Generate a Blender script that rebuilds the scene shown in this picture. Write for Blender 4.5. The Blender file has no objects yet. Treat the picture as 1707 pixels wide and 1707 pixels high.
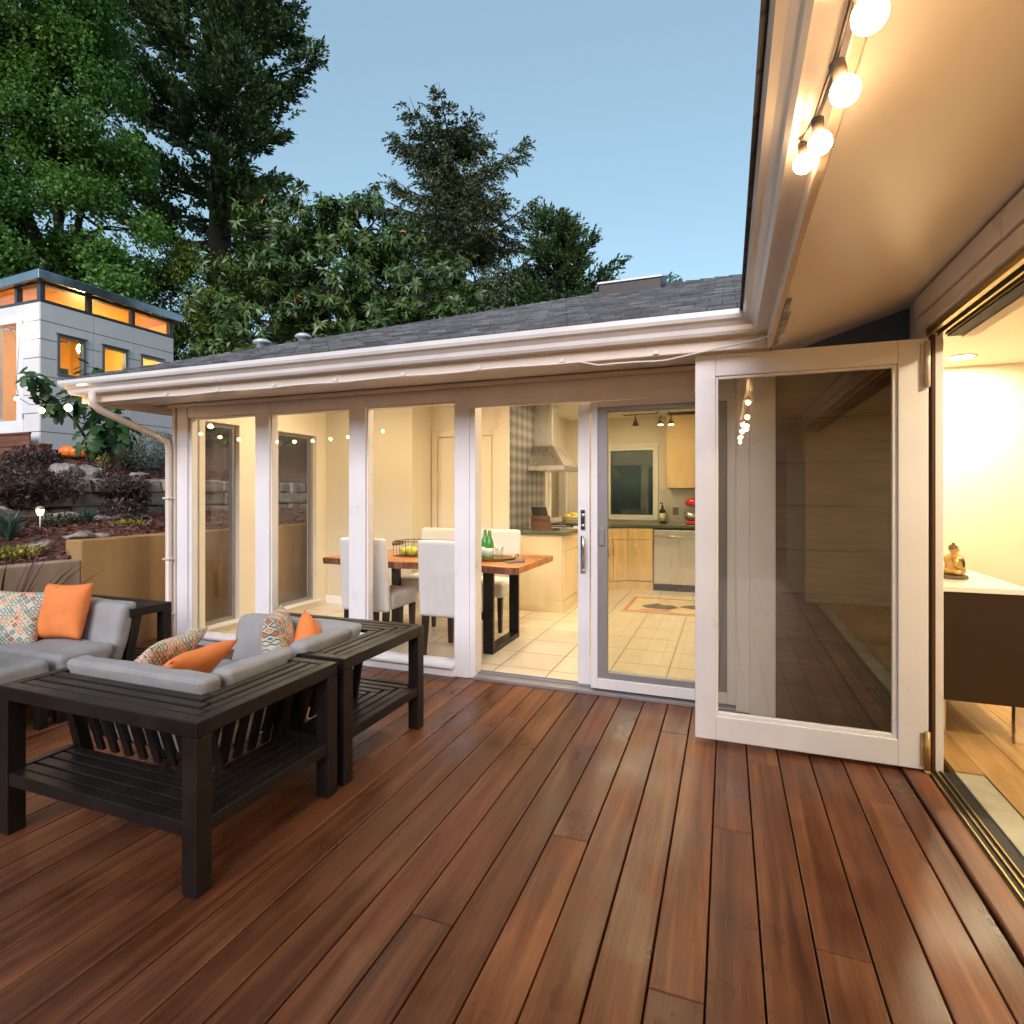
import bpy, bmesh, math, random
import numpy as np
from mathutils import Vector, Matrix, Euler
R = math.radians
rng = np.random.default_rng(11)
random.seed(5)
S = bpy.context.scene
COL = S.collection

# ---------------------------------------------------------------- camera, sky, sun, exposure
H = 1.35
cd = bpy.data.cameras.new("camera")
cam = bpy.data.objects.new("camera", cd); COL.objects.link(cam)
cam.location = (0, 0, H); cam.rotation_euler = (R(90), 0, R(20.67))
cd.sensor_width = 36; cd.lens = 36 * 950 / 1707; cd.shift_y = -30.5 / 1707
cd.clip_start = 0.05; cd.clip_end = 2000
S.camera = cam

SUN_EL, SUN_AZ = R(11.0), R(172)          # low dusk sun, behind the viewer
world = bpy.data.worlds.new("World"); S.world = world; world.use_nodes = True
nt = world.node_tree
bg = nt.nodes["Background"]
sky = nt.nodes.new("ShaderNodeTexSky"); sky.sky_type = 'NISHITA'; sky.sun_disc = False
sky.sun_elevation = SUN_EL; sky.sun_rotation = SUN_AZ
sky.air_density = 1.0; sky.dust_density = 0.6; sky.ozone_density = 1.6
tint = nt.nodes.new("ShaderNodeMix"); tint.data_type = 'RGBA'; tint.blend_type = 'MULTIPLY'
tint.inputs[0].default_value = 1.0
tint.inputs[7].default_value = (1.0, 1.02, 0.92, 1)
even = nt.nodes.new("ShaderNodeMix"); even.data_type = 'RGBA'; even.inputs[0].default_value = 0.60
even.inputs[7].default_value = (0.70, 1.0, 1.22, 1)      # dusk air evens out the dome
nt.links.new(sky.outputs[0], tint.inputs[6]); nt.links.new(tint.outputs[2], even.inputs[6]); nt.links.new(even.outputs[2], bg.inputs[0])
bg.inputs[1].default_value = 0.15

sd = bpy.data.lights.new("sun", 'SUN'); sd.energy = 1.15; sd.angle = R(40); sd.color = (1.0, 0.90, 0.93)
sun = bpy.data.objects.new("sun", sd); COL.objects.link(sun)
az = SUN_AZ
sdir = Vector((math.sin(az) * math.cos(R(28)), math.cos(az) * math.cos(R(28)), math.sin(R(28))))
sun.rotation_euler = sdir.to_track_quat('Z', 'Y').to_euler(); sun.location = (0, -6, 9)

S.view_settings.view_transform = 'Standard'; S.view_settings.look = 'None'
S.view_settings.exposure = 1.55; S.view_settings.gamma = 1.0; S.view_settings.use_curve_mapping = False
S.render.engine = 'CYCLES'
S.cycles.use_denoising = True
S.cycles.max_bounces = 9; S.cycles.transparent_max_bounces = 24
S.cycles.diffuse_bounces = 4; S.cycles.glossy_bounces = 5; S.cycles.transmission_bounces = 6
S.cycles.sample_clamp_indirect = 6.0
S.cycles.caustics_reflective = False; S.cycles.caustics_refractive = False

# ---------------------------------------------------------------- materials
MATS = {}
def nd(t, ty, **kw):
    n = t.nodes.new(ty)
    for k, v in kw.items(): setattr(n, k, v)
    return n
def mat(name, col, rough=0.5, metal=0.0, var=0.0, vscale=8.0, bump=0.0, bscale=40.0, stretch=(1, 1, 1),
        emit=None, estr=0.0, spec=0.5, hue=None, trans=0.0, rvar=0.0, attr=None, coat=0.0, detail=5.0):
    """principled surface with noise variation of colour, roughness and relief"""
    m = bpy.data.materials.new(name); m.use_nodes = True
    t = m.node_tree; b = t.nodes["Principled BSDF"]
    b.inputs["Base Color"].default_value = (*col, 1); b.inputs["Roughness"].default_value = rough
    b.inputs["Metallic"].default_value = metal; b.inputs["Specular IOR Level"].default_value = spec
    b.inputs["Coat Weight"].default_value = coat
    if emit: b.inputs["Emission Color"].default_value = (*emit, 1); b.inputs["Emission Strength"].default_value = estr
    if var or bump or rvar or attr:
        tc = nd(t, "ShaderNodeTexCoord"); mp = nd(t, "ShaderNodeMapping"); mp.inputs["Scale"].default_value = stretch
        t.links.new(tc.outputs["Object"], mp.inputs[0])
    if var or rvar:
        nz = nd(t, "ShaderNodeTexNoise"); nz.inputs["Scale"].default_value = vscale; nz.inputs["Detail"].default_value = detail
        t.links.new(mp.outputs[0], nz.inputs["Vector"])
    if var:
        cr = nd(t, "ShaderNodeValToRGB"); cr.color_ramp.elements[0].position = 0.3; cr.color_ramp.elements[1].position = 0.7
        lo = [max(0, c * (1 - var)) for c in col]; hi = [min(1, c * (1 + var)) for c in col]
        if hue: hi = [min(1, c) for c in hue]
        cr.color_ramp.elements[0].color = (*lo, 1); cr.color_ramp.elements[1].color = (*hi, 1)
        t.links.new(nz.outputs[0], cr.inputs[0]); src = cr.outputs[0]
        if attr:
            at = nd(t, "ShaderNodeAttribute", attribute_name=attr)
            mr = nd(t, "ShaderNodeMapRange"); mr.inputs[3].default_value = 0.55; mr.inputs[4].default_value = 1.45
            t.links.new(at.outputs["Fac"], mr.inputs[0])
            mx = nd(t, "ShaderNodeMix", data_type='RGBA', blend_type='MULTIPLY'); mx.inputs[0].default_value = 1
            t.links.new(src, mx.inputs[6]); t.links.new(mr.outputs[0], mx.inputs[7]); src = mx.outputs[2]
        t.links.new(src, b.inputs["Base Color"])
    if rvar:
        mr2 = nd(t, "ShaderNodeMapRange"); mr2.inputs[1].default_value = 0.3; mr2.inputs[2].default_value = 0.7
        mr2.inputs[3].default_value = max(0.02, rough - rvar); mr2.inputs[4].default_value = min(1, rough + rvar)
        t.links.new(nz.outputs[0], mr2.inputs[0]); t.links.new(mr2.outputs[0], b.inputs["Roughness"])
    if bump:
        nb = nd(t, "ShaderNodeTexNoise"); nb.inputs["Scale"].default_value = bscale; nb.inputs["Detail"].default_value = 4
        t.links.new(mp.outputs[0], nb.inputs["Vector"])
        bp = nd(t, "ShaderNodeBump"); bp.inputs["Strength"].default_value = bump; bp.inputs["Distance"].default_value = 0.02
        t.links.new(nb.outputs[0], bp.inputs["Height"]); t.links.new(bp.outputs[0], b.inputs["Normal"])
    MATS[name] = m
    return m

def glass_mat(name, tint=(1, 1, 1), ior=1.5, rough=0.0, refl=1.0):
    """thin architectural glass: clear sheet with a fresnel mirror on top"""
    m = bpy.data.materials.new(name); m.use_nodes = True; t = m.node_tree; t.nodes.clear()
    out = nd(t, "ShaderNodeOutputMaterial"); tr = nd(t, "ShaderNodeBsdfTransparent"); gl = nd(t, "ShaderNodeBsdfGlossy")
    tr.inputs[0].default_value = (*tint, 1); gl.inputs["Roughness"].default_value = rough
    gl.inputs[0].default_value = (refl, refl, refl, 1)
    fr = nd(t, "ShaderNodeFresnel"); fr.inputs[0].default_value = ior
    mx = nd(t, "ShaderNodeMixShader")
    t.links.new(fr.outputs[0], mx.inputs[0]); t.links.new(tr.outputs[0], mx.inputs[1]); t.links.new(gl.outputs[0], mx.inputs[2])
    t.links.new(mx.outputs[0], out.inputs[0]); MATS[name] = m
    return m

def wood_mat(name, c0, c1, c2, rough, axis='Y', attr='board', scale=1.0, ringy=14.0, rmin=None, bump=0.12):
    """wood with long grain along one axis; each board has its own tone and its own piece of grain"""
    m = bpy.data.materials.new(name); m.use_nodes = True; t = m.node_tree; b = t.nodes["Principled BSDF"]
    tc = nd(t, "ShaderNodeTexCoord"); at = nd(t, "ShaderNodeAttribute", attribute_name=attr)
    off = nd(t, "ShaderNodeVectorMath", operation='SCALE'); off.inputs[0].default_value = (31.0, 17.0, 23.0)
    t.links.new(at.outputs["Fac"], off.inputs["Scale"])
    ad = nd(t, "ShaderNodeVectorMath", operation='ADD'); t.links.new(tc.outputs["Object"], ad.inputs[0]); t.links.new(off.outputs[0], ad.inputs[1])
    mp = nd(t, "ShaderNodeMapping")
    st = {'Y': (ringy, 0.55, ringy), 'X': (0.55, ringy, ringy), 'Z': (ringy, ringy, 0.55)}[axis]
    mp.inputs["Scale"].default_value = [s * scale for s in st]; t.links.new(ad.outputs[0], mp.inputs[0])
    n1 = nd(t, "ShaderNodeTexNoise"); n1.inputs["Scale"].default_value = 1.0; n1.inputs["Detail"].default_value = 7; n1.inputs["Distortion"].default_value = 1.1
    t.links.new(mp.outputs[0], n1.inputs["Vector"])
    mp2 = nd(t, "ShaderNodeMapping"); mp2.inputs["Scale"].default_value = [s * scale * 5 for s in st]; t.links.new(ad.outputs[0], mp2.inputs[0])
    n2 = nd(t, "ShaderNodeTexNoise"); n2.inputs["Scale"].default_value = 1.9; n2.inputs["Detail"].default_value = 8; n2.inputs["Roughness"].default_value = 0.7; t.links.new(mp2.outputs[0], n2.inputs["Vector"])
    n3 = nd(t, "ShaderNodeTexNoise"); n3.inputs["Scale"].default_value = 2.3; n3.inputs["Detail"].default_value = 4; t.links.new(ad.outputs[0], n3.inputs["Vector"])
    cr = nd(t, "ShaderNodeValToRGB"); e = cr.color_ramp.elements
    e[0].position = 0.28; e[0].color = (*c0, 1); e[1].position = 0.75; e[1].color = (*c2, 1)
    x = cr.color_ramp.elements.new(0.5); x.color = (*c1, 1)
    sm = nd(t, "ShaderNodeMath", operation='MULTIPLY_ADD'); sm.inputs[1].default_value = 0.55
    t.links.new(n2.outputs[0], sm.inputs[0]); t.links.new(n1.outputs[0], sm.inputs[2])
    s2 = nd(t, "ShaderNodeMath", operation='SUBTRACT'); s2.inputs[1].default_value = 0.275; t.links.new(sm.outputs[0], s2.inputs[0])
    t.links.new(s2.outputs[0], cr.inputs[0])
    mr = nd(t, "ShaderNodeMapRange"); mr.inputs[3].default_value = 0.76; mr.inputs[4].default_value = 1.20; t.links.new(at.outputs["Fac"], mr.inputs[0])
    mx = nd(t, "ShaderNodeMix", data_type='RGBA', blend_type='MULTIPLY'); mx.inputs[0].default_value = 1
    t.links.new(cr.outputs[0], mx.inputs[6]); t.links.new(mr.outputs[0], mx.inputs[7])
    mr3 = nd(t, "ShaderNodeMapRange"); mr3.inputs[1].default_value = 0.3; mr3.inputs[2].default_value = 0.7; mr3.inputs[3].default_value = 0.72; mr3.inputs[4].default_value = 1.25
    t.links.new(n3.outputs[0], mr3.inputs[0])
    mx2 = nd(t, "ShaderNodeMix", data_type='RGBA', blend_type='MULTIPLY'); mx2.inputs[0].default_value = 1
    t.links.new(mx.outputs[2], mx2.inputs[6]); t.links.new(mr3.outputs[0], mx2.inputs[7]); t.links.new(mx2.outputs[2], b.inputs["Base Color"])
    mr2 = nd(t, "ShaderNodeMapRange"); mr2.inputs[1].default_value = 0.3; mr2.inputs[2].default_value = 0.7
    mr2.inputs[3].default_value = rmin if rmin else rough - 0.1; mr2.inputs[4].default_value = rough + 0.12
    t.links.new(n3.outputs[0], mr2.inputs[0]); t.links.new(mr2.outputs[0], b.inputs["Roughness"])
    bp = nd(t, "ShaderNodeBump"); bp.inputs["Strength"].default_value = bump; bp.inputs["Distance"].default_value = 0.01
    t.links.new(s2.outputs[0], bp.inputs["Height"]); t.links.new(bp.outputs[0], b.inputs["Normal"])
    MATS[name] = m
    return m

def leaf_mat(name, c0, c1, c2=None, rough=0.45, trans=0.25):
    m = bpy.data.materials.new(name); m.use_nodes = True; t = m.node_tree; b = t.nodes["Principled BSDF"]; out = t.nodes["Material Output"]
    at = nd(t, "ShaderNodeAttribute", attribute_name="rnd")
    cr = nd(t, "ShaderNodeValToRGB"); e = cr.color_ramp.elements
    e[0].position = 0.0; e[0].color = (*c0, 1); e[1].position = 0.9; e[1].color = (*c1, 1)
    if c2:
        x = e.new(0.985); x.color = (*c1, 1); y = e.new(0.99); y.color = (*c2, 1)
    t.links.new(at.outputs["Fac"], cr.inputs[0]); t.links.new(cr.outputs[0], b.inputs["Base Color"])
    b.inputs["Roughness"].default_value = rough; b.inputs["Specular IOR Level"].default_value = 0.4
    tl = nd(t, "ShaderNodeBsdfTranslucent"); t.links.new(cr.outputs[0], tl.inputs[0])
    mx = nd(t, "ShaderNodeMixShader"); mx.inputs[0].default_value = trans
    t.links.new(b.outputs[0], mx.inputs[1]); t.links.new(tl.outputs[0], mx.inputs[2]); t.links.new(mx.outputs[0], out.inputs[0])
    MATS[name] = m
    return m

# ---------------------------------------------------------------- building helpers
def tag(o, label=None, cat=None, group=None, kind=None):
    if label: o['label'] = label
    if cat: o['category'] = cat
    if group: o['group'] = group
    if kind: o['kind'] = kind
    return o
def thing(name, label, cat, loc=(0, 0, 0), group=None, rz=0.0):
    o = bpy.data.objects.new(name, None); COL.objects.link(o); o.empty_display_size = 0.1
    o.location = loc; o.rotation_euler = (0, 0, rz)
    return tag(o, label, cat, group)
def wloc(o):
    v = Vector((0, 0, 0))
    while o is not None:
        v += o.location; o = o.parent
    return v

class MB:
    """collects simple solids and links them as one mesh"""
    def __init__(s, tf=None):
        s.v = []; s.f = []; s.a = []; s.tf = tf; s.cur = 0.5; s.fv = []; s.sm = []
    def add(s, vs, fs, smooth=False):
        b = len(s.v)
        for p in vs: s.v.append(tuple(s.tf(*p)) if s.tf else tuple(p))
        for f in fs: s.f.append(tuple(i + b for i in f)); s.a.append(s.cur); s.sm.append(smooth)
        return s
    def box(s, x0, x1, y0, y1, z0, z1):
        vs = [(x0, y0, z0), (x1, y0, z0), (x1, y1, z0), (x0, y1, z0), (x0, y0, z1), (x1, y0, z1), (x1, y1, z1), (x0, y1, z1)]
        return s.add(vs, [(3, 2, 1, 0), (4, 5, 6, 7), (0, 1, 5, 4), (1, 2, 6, 5), (2, 3, 7, 6), (3, 0, 4, 7)])
    def hexa(s, bot, top):
        """solid between two quads given corner by corner"""
        return s.add(list(bot) + list(top), [(3, 2, 1, 0), (4, 5, 6, 7), (0, 1, 5, 4), (1, 2, 6, 5), (2, 3, 7, 6), (3, 0, 4, 7)])
    def bar(s, p, q, w, d, up=(0, 0, 1)):
        """square bar from p to q, w across, d along up"""
        p = Vector(p); q = Vector(q); t = (q - p).normalized(); u = Vector(up)
        sd_ = t.cross(u)
        if sd_.length < 1e-4: sd_ = t.cross(Vector((1, 0, 0)))
        sd_.normalize(); u = sd_.cross(t).normalized()
        c = lambda o: [o - sd_ * w / 2 - u * d / 2, o + sd_ * w / 2 - u * d / 2, o + sd_ * w / 2 + u * d / 2, o - sd_ * w / 2 + u * d / 2]
        return s.hexa(c(p), c(q))
    def tube(s, pts, r, n=8, cap=True, smooth=True):
        pts = [Vector(p) for p in pts]; k = len(pts); rs = r if hasattr(r, '__len__') else [r] * k
        vs = []; fs = []; prev = None
        for i, p in enumerate(pts):
            t = (pts[min(i + 1, k - 1)] - pts[max(i - 1, 0)]).normalized()
            if prev is None:
                a = Vector((0, 0, 1)) if abs(t.z) < 0.9 else Vector((1, 0, 0)); u = t.cross(a).normalized()
            else:
                u = prev - t * prev.dot(t)
                u = u.normalized() if u.length > 1e-6 else t.orthogonal().normalized()
            prev = u; w = t.cross(u)
            for j in range(n):
                a = 2 * math.pi * j / n; vs.append(p + (u * math.cos(a) + w * math.sin(a)) * rs[i])
        for i in range(k - 1):
            for j in range(n):
                fs.append((i * n + j, i * n + (j + 1) % n, (i + 1) * n + (j + 1) % n, (i + 1) * n + j))
        if cap: fs.append(tuple(range(n - 1, -1, -1))); fs.append(tuple(range((k - 1) * n, k * n)))
        return s.add(vs, fs, smooth)
    def lathe(s, prof, c=(0, 0, 0), n=20, smooth=True):
        """profile of (radius, height) turned about a vertical axis through c"""
        vs = []; fs = []; k = len(prof)
        for r_, z in prof:
            for j in range(n):
                a = 2 * math.pi * j / n; vs.append((c[0] + r_ * math.cos(a), c[1] + r_ * math.sin(a), c[2] + z))
        for i in range(k - 1):
            for j in range(n): fs.append((i * n + j, i * n + (j + 1) % n, (i + 1) * n + (j + 1) % n, (i + 1) * n + j))
        fs.append(tuple(range(n - 1, -1, -1))); fs.append(tuple(range((k - 1) * n, k * n)))
        return s.add(vs, fs, smooth)
    def ball(s, c, r, n=16, m=10, sc=(1, 1, 1)):
        vs = [(c[0], c[1], c[2] - r * sc[2])]; fs = []
        for i in range(1, m):
            ph = -math.pi / 2 + math.pi * i / m
            for j in range(n):
                a = 2 * math.pi * j / n
                vs.append((c[0] + r * sc[0] * math.cos(ph) * math.cos(a), c[1] + r * sc[1] * math.cos(ph) * math.sin(a), c[2] + r * sc[2] * math.sin(ph)))
        vs.append((c[0], c[1], c[2] + r * sc[2])); top = len(vs) - 1
        for j in range(n): fs.append((0, 1 + (j + 1) % n, 1 + j)); fs.append((top, top - n + j, top - n + (j + 1) % n))
        for i in range(m - 2):
            for j in range(n):
                a = 1 + i * n; fs.append((a + j, a + (j + 1) % n, a + n + (j + 1) % n, a + n + j))
        return s.add(vs, fs, True)
    def extrude(s, prof, f0, f1, closed=True, smooth=False):
        """profile swept between two placements, each a function of a profile point"""
        n = len(prof); vs = [f0(p) for p in prof] + [f1(p) for p in prof]
        fs = [(i, (i + 1) % n, n + (i + 1) % n, n + i) for i in range(n if closed else n - 1)]
        if closed: fs += [tuple(range(n - 1, -1, -1)), tuple(range(n, 2 * n))]
        return s.add(vs, fs, smooth)
    def build(s, name, m, parent=None, bevel=0.0, seg=2, local=False, label=None, subsurf=0, attr=None, recalc=True):
        me = bpy.data.meshes.new(name)
        off = Vector((0, 0, 0)) if (parent is None or local) else wloc(parent)
        me.from_pydata([(p[0] - off.x, p[1] - off.y, p[2] - off.z) for p in s.v], [], s.f)
        if attr:
            at = me.attributes.new(attr, 'FLOAT', 'FACE'); at.data.foreach_set('value', s.a)
        me.polygons.foreach_set('use_smooth', s.sm)
        if recalc:
            bm = bmesh.new(); bm.from_mesh(me); bmesh.ops.recalc_face_normals(bm, faces=bm.faces); bm.to_mesh(me); bm.free()
        me.materials.append(m if not isinstance(m, str) else MATS[m])
        o = bpy.data.objects.new(name, me); COL.objects.link(o)
        if parent is not None: o.parent = parent
        if bevel:
            bv = o.modifiers.new("bevel", 'BEVEL'); bv.width = bevel; bv.segments = seg; bv.limit_method = 'ANGLE'; bv.angle_limit = R(40)
            bv.harden_normals = False
        if subsurf:
            ss = o.modifiers.new("sub", 'SUBSURF'); ss.levels = subsurf; ss.render_levels = subsurf
        if label: o['label'] = label
        return o

def quads_obj(name, V, F, m, parent=None, rnd=None, smooth=False):
    """big mesh from numpy arrays: V (N,3), F (M,4) or (M,3)"""
    off = np.array(wloc(parent)) if parent is not None else np.zeros(3)
    me = bpy.data.meshes.new(name); V = np.asarray(V, np.float32) - off.astype(np.float32); F = np.asarray(F, np.int32); k = F.shape[1]
    me.vertices.add(len(V)); me.vertices.foreach_set('co', V.ravel())
    me.loops.add(F.size); me.loops.foreach_set('vertex_index', F.ravel())
    me.polygons.add(len(F)); me.polygons.foreach_set('loop_start', np.arange(0, F.size, k, dtype=np.int32))
    me.polygons.foreach_set('loop_total', np.full(len(F), k, np.int32))
    if smooth: me.polygons.foreach_set('use_smooth', np.ones(len(F), bool))
    me.update(calc_edges=True)
    if rnd is not None:
        at = me.attributes.new('rnd', 'FLOAT', 'FACE'); at.data.foreach_set('value', np.asarray(rnd, np.float32))
    me.materials.append(MATS[m] if isinstance(m, str) else m)
    o = bpy.data.objects.new(name, me); COL.objects.link(o)
    if parent is not None: o.parent = parent
    return o
def nrm(a): return a / np.maximum(np.linalg.norm(a, axis=-1, keepdims=True), 1e-9)
def leaves(name, C, D, N, L, W, m, parent, rnd, bend=0.12):
    """leaf blades: base C, long axis D, face normal about N, length L, width W"""
    C = np.asarray(C, float); D = nrm(np.asarray(D, float)); Sd = nrm(np.cross(D, N)); Nn = np.cross(Sd, D)
    L = np.broadcast_to(L, len(C))[:, None]; W = np.broadcast_to(W, len(C))[:, None]
    mid = C + D * L * 0.48 + Nn * L * bend * 0.6
    V = np.stack([C, mid - Sd * W / 2, C + D * L - Nn * L * bend, mid + Sd * W / 2], 1).reshape(-1, 3)
    F = np.arange(len(C) * 4).reshape(-1, 4)
    return quads_obj(name, V, F, m, parent, rnd)

# ---------------------------------------------------------------- the materials of the place
mat("trim", (0.82, 0.815, 0.84), 0.32, var=0.05, vscale=3, bump=0.05, bscale=90, rvar=0.06)
mat("soffit", (0.83, 0.80, 0.79), 0.21, bump=0.07, bscale=300, spec=0.65)
mat("fascia", (0.70, 0.62, 0.54), 0.30, var=0.05, vscale=3, bump=0.08, bscale=60)
mat("gutter", (0.74, 0.73, 0.72), 0.22, var=0.06, vscale=4, rvar=0.06)
mat("shadow_brown", (0.16, 0.085, 0.05), 0.6, var=0.2, vscale=5)  # brown of the shadow line where soffit meets wall
mat("reflected_sky", (0.03, 0.065, 0.17), 0.45, var=0.25, vscale=6)  # dark blue of mirrored sky, put into the base colour
mat("sky_streak", (0.10, 0.22, 0.42), 0.5, var=0.5, vscale=14, hue=(0.45, 0.42, 0.45))  # pale blue sky reflection as a surface colour
mat("siding", (0.17, 0.115, 0.070), 0.5, var=0.22, vscale=6, stretch=(0.6, 6, 6), bump=0.08, bscale=30)
mat("dark_metal", (0.02, 0.018, 0.016), 0.38, 0.4, rvar=0.1, vscale=10)
mat("black_rubber", (0.012, 0.011, 0.011), 0.6)
mat("gold_rail", (0.55, 0.40, 0.16), 0.28, 0.9)
mat("screen_frame", (0.30, 0.29, 0.30), 0.4, 0.3, var=0.06)
mat("bronze_seal", (0.07, 0.03, 0.013), 0.4)
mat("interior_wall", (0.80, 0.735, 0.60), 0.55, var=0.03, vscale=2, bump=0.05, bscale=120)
mat("interior_shaded", (0.70, 0.64, 0.50), 0.6, var=0.03, vscale=2)  # wall paint in a darker copy, its shade put into the colour
mat("ceiling", (0.84, 0.80, 0.70), 0.7, var=0.02, vscale=2)
mat("maple_cabinet", (0.72, 0.52, 0.28), 0.4, var=0.12, vscale=2.5, stretch=(5, 5, 0.7), bump=0.03)
mat("cabinet_end", (0.76, 0.64, 0.42), 0.45, var=0.05, vscale=2, stretch=(5, 5, 0.7))
mat("counter", (0.10, 0.12, 0.075), 0.25, var=0.15, vscale=30)
mat("steel", (0.62, 0.60, 0.57), 0.34, 0.8, var=0.03, vscale=2.5, rvar=0.05)
mat("steel_brush", (0.70, 0.685, 0.66), 0.30, 0.85, var=0.05, vscale=2.2, stretch=(5, 5, 0.15), rvar=0.05)
mat("chrome", (0.75, 0.75, 0.76), 0.12, 1.0)
mat("socket_brown", (0.09, 0.075, 0.06), 0.5)
mat("plastic_black", (0.015, 0.015, 0.016), 0.35)
mat("plate_grey", (0.16, 0.15, 0.14), 0.4)
mat("plate_white", (0.75, 0.72, 0.66), 0.4)
mat("frame_black", (0.0125, 0.0095, 0.0085), 0.42, var=0.25, vscale=7, bump=0.05, bscale=60, rvar=0.10, spec=0.32)
mat("cushion_grey", (0.31, 0.305, 0.305), 0.85, var=0.07, vscale=9, bump=0.16, bscale=420)
mat("pillow_orange", (0.80, 0.235, 0.06), 0.8, var=0.06, vscale=9, bump=0.14, bscale=380)
mat("chair_cloth", (0.70, 0.70, 0.68), 0.8, var=0.05, vscale=6, bump=0.12, bscale=350)
mat("dark_leg", (0.022, 0.013, 0.010), 0.35)
mat("concrete", (0.38, 0.215, 0.08), 0.72, var=0.22, vscale=1.6, stretch=(1.2, 3.2, 0.5), bump=0.12, bscale=30, hue=(0.44, 0.275, 0.12))  # ochre of stain with warm room light painted in
mat("concrete_grey", (0.33, 0.25, 0.19), 0.8, var=0.18, vscale=1.8, stretch=(1.2, 3.2, 0.5), bump=0.15, bscale=40)
mat("soil", (0.085, 0.038, 0.028), 0.9, var=0.45, vscale=7, bump=0.7, bscale=26)
mat("ground", (0.06, 0.065, 0.035), 0.95, var=0.4, vscale=0.6, bump=0.4, bscale=6)
mat("stone", (0.25, 0.205, 0.165), 0.85, var=0.35, vscale=6, bump=0.5, bscale=22, hue=(0.40, 0.34, 0.29))
mat("rock", (0.21, 0.185, 0.16), 0.9, var=0.45, vscale=7, bump=0.9, bscale=20, hue=(0.40, 0.36, 0.33))
mat("panel_grey", (0.74, 0.735, 0.74), 0.5, var=0.05, vscale=2.5)
mat("roof_metal", (0.30, 0.36, 0.42), 0.26, 0.85, var=0.15, vscale=3, rvar=0.08)
mat("charcoal", (0.05, 0.058, 0.07), 0.4)
mat("window_metal", (0.26, 0.28, 0.31), 0.35, 0.5)
mat("studio_inside", (0.80, 0.55, 0.17), 0.6, var=0.04)
mat("studio_ceiling", (0.62, 0.27, 0.08), 0.45, var=0.2, vscale=3, stretch=(1, 14, 1))
mat("box_green", (0.22, 0.32, 0.20), 0.6)
mat("vent_metal", (0.62, 0.66, 0.70), 0.35, 0.3)
mat("skylight_frame", (0.035, 0.028, 0.024), 0.5)
mat("bark", (0.055, 0.042, 0.032), 0.9, var=0.35, vscale=5, stretch=(6, 6, 1), bump=0.8, bscale=12)
mat("twig", (0.10, 0.075, 0.05), 0.85, var=0.2, vscale=8)
mat("credenza", (0.018, 0.009, 0.005), 0.42)
mat("white_gloss", (0.80, 0.82, 0.78), 0.18)
mat("brass", (0.55, 0.36, 0.14), 0.38, 0.75, var=0.35, vscale=18, bump=0.2, bscale=60)
mat("brass_dark", (0.16, 0.12, 0.06), 0.45, 0.5, var=0.3, vscale=20)
mat("pale_sill", (0.36, 0.34, 0.25), 0.6, var=0.12, vscale=10, bump=0.15, bscale=50)
mat("green_glass", (0.05, 0.32, 0.05), 0.08, var=0.2, coat=0.3)
mat("bottle_label", (0.55, 0.66, 0.60), 0.5)
mat("amber_dark", (0.03, 0.012, 0.006), 0.12)
mat("cream_label", (0.72, 0.66, 0.42), 0.6)
mat("mixer_red", (0.72, 0.03, 0.035), 0.2, coat=0.4)
mat("lemon", (0.80, 0.60, 0.04), 0.45, bump=0.1, bscale=80)
mat("pear", (0.55, 0.56, 0.06), 0.4, var=0.2)
mat("wire_dark", (0.06, 0.035, 0.02), 0.5, 0.5)
mat("wicker", (0.68, 0.56, 0.36), 0.6)
mat("tray_wood", (0.20, 0.12, 0.06), 0.5)
mat("paper", (0.70, 0.66, 0.58), 0.7)
mat("black_iron", (0.012, 0.011, 0.011), 0.4, 0.3)
mat("curtain", (0.52, 0.38, 0.14), 0.8, var=0.15, vscale=6, stretch=(20, 20, 0.4))
mat("night_curtain", (0.20, 0.14, 0.04), 0.9, var=0.4, vscale=5, stretch=(20, 20, 0.4))
mat("rug", (0.68, 0.56, 0.36), 0.9, var=0.08, bump=0.2, bscale=200)
mat("rug_border", (0.62, 0.24, 0.12), 0.9)
mat("rug_motif", (0.11, 0.09, 0.06), 0.9)
mat("bulb_glow", (1, 0.9, 0.7), 0.3, emit=(1.0, 0.58, 0.27), estr=34)
mat("lamp_glow", (1, 0.9, 0.7), 0.3, emit=(1.0, 0.66, 0.30), estr=9)
mat("downlight_glow", (1, 0.95, 0.8), 0.3, emit=(1.0, 0.79, 0.50), estr=200)
mat("living_glow", (1, 0.95, 0.8), 0.3, emit=(1.0, 0.82, 0.54), estr=340)
mat("studio_glow", (1, 0.9, 0.7), 0.3, emit=(1.0, 0.62, 0.22), estr=100)
mat("solar_glow", (0.9, 0.9, 0.6), 0.3, emit=(0.85, 0.9, 0.40), estr=0.8)
mat("white_cable", (0.72, 0.70, 0.68), 0.5)
mat("pumpkin", (0.80, 0.19, 0.02), 0.4, var=0.12, vscale=6)
glass_mat("glass")

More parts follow.
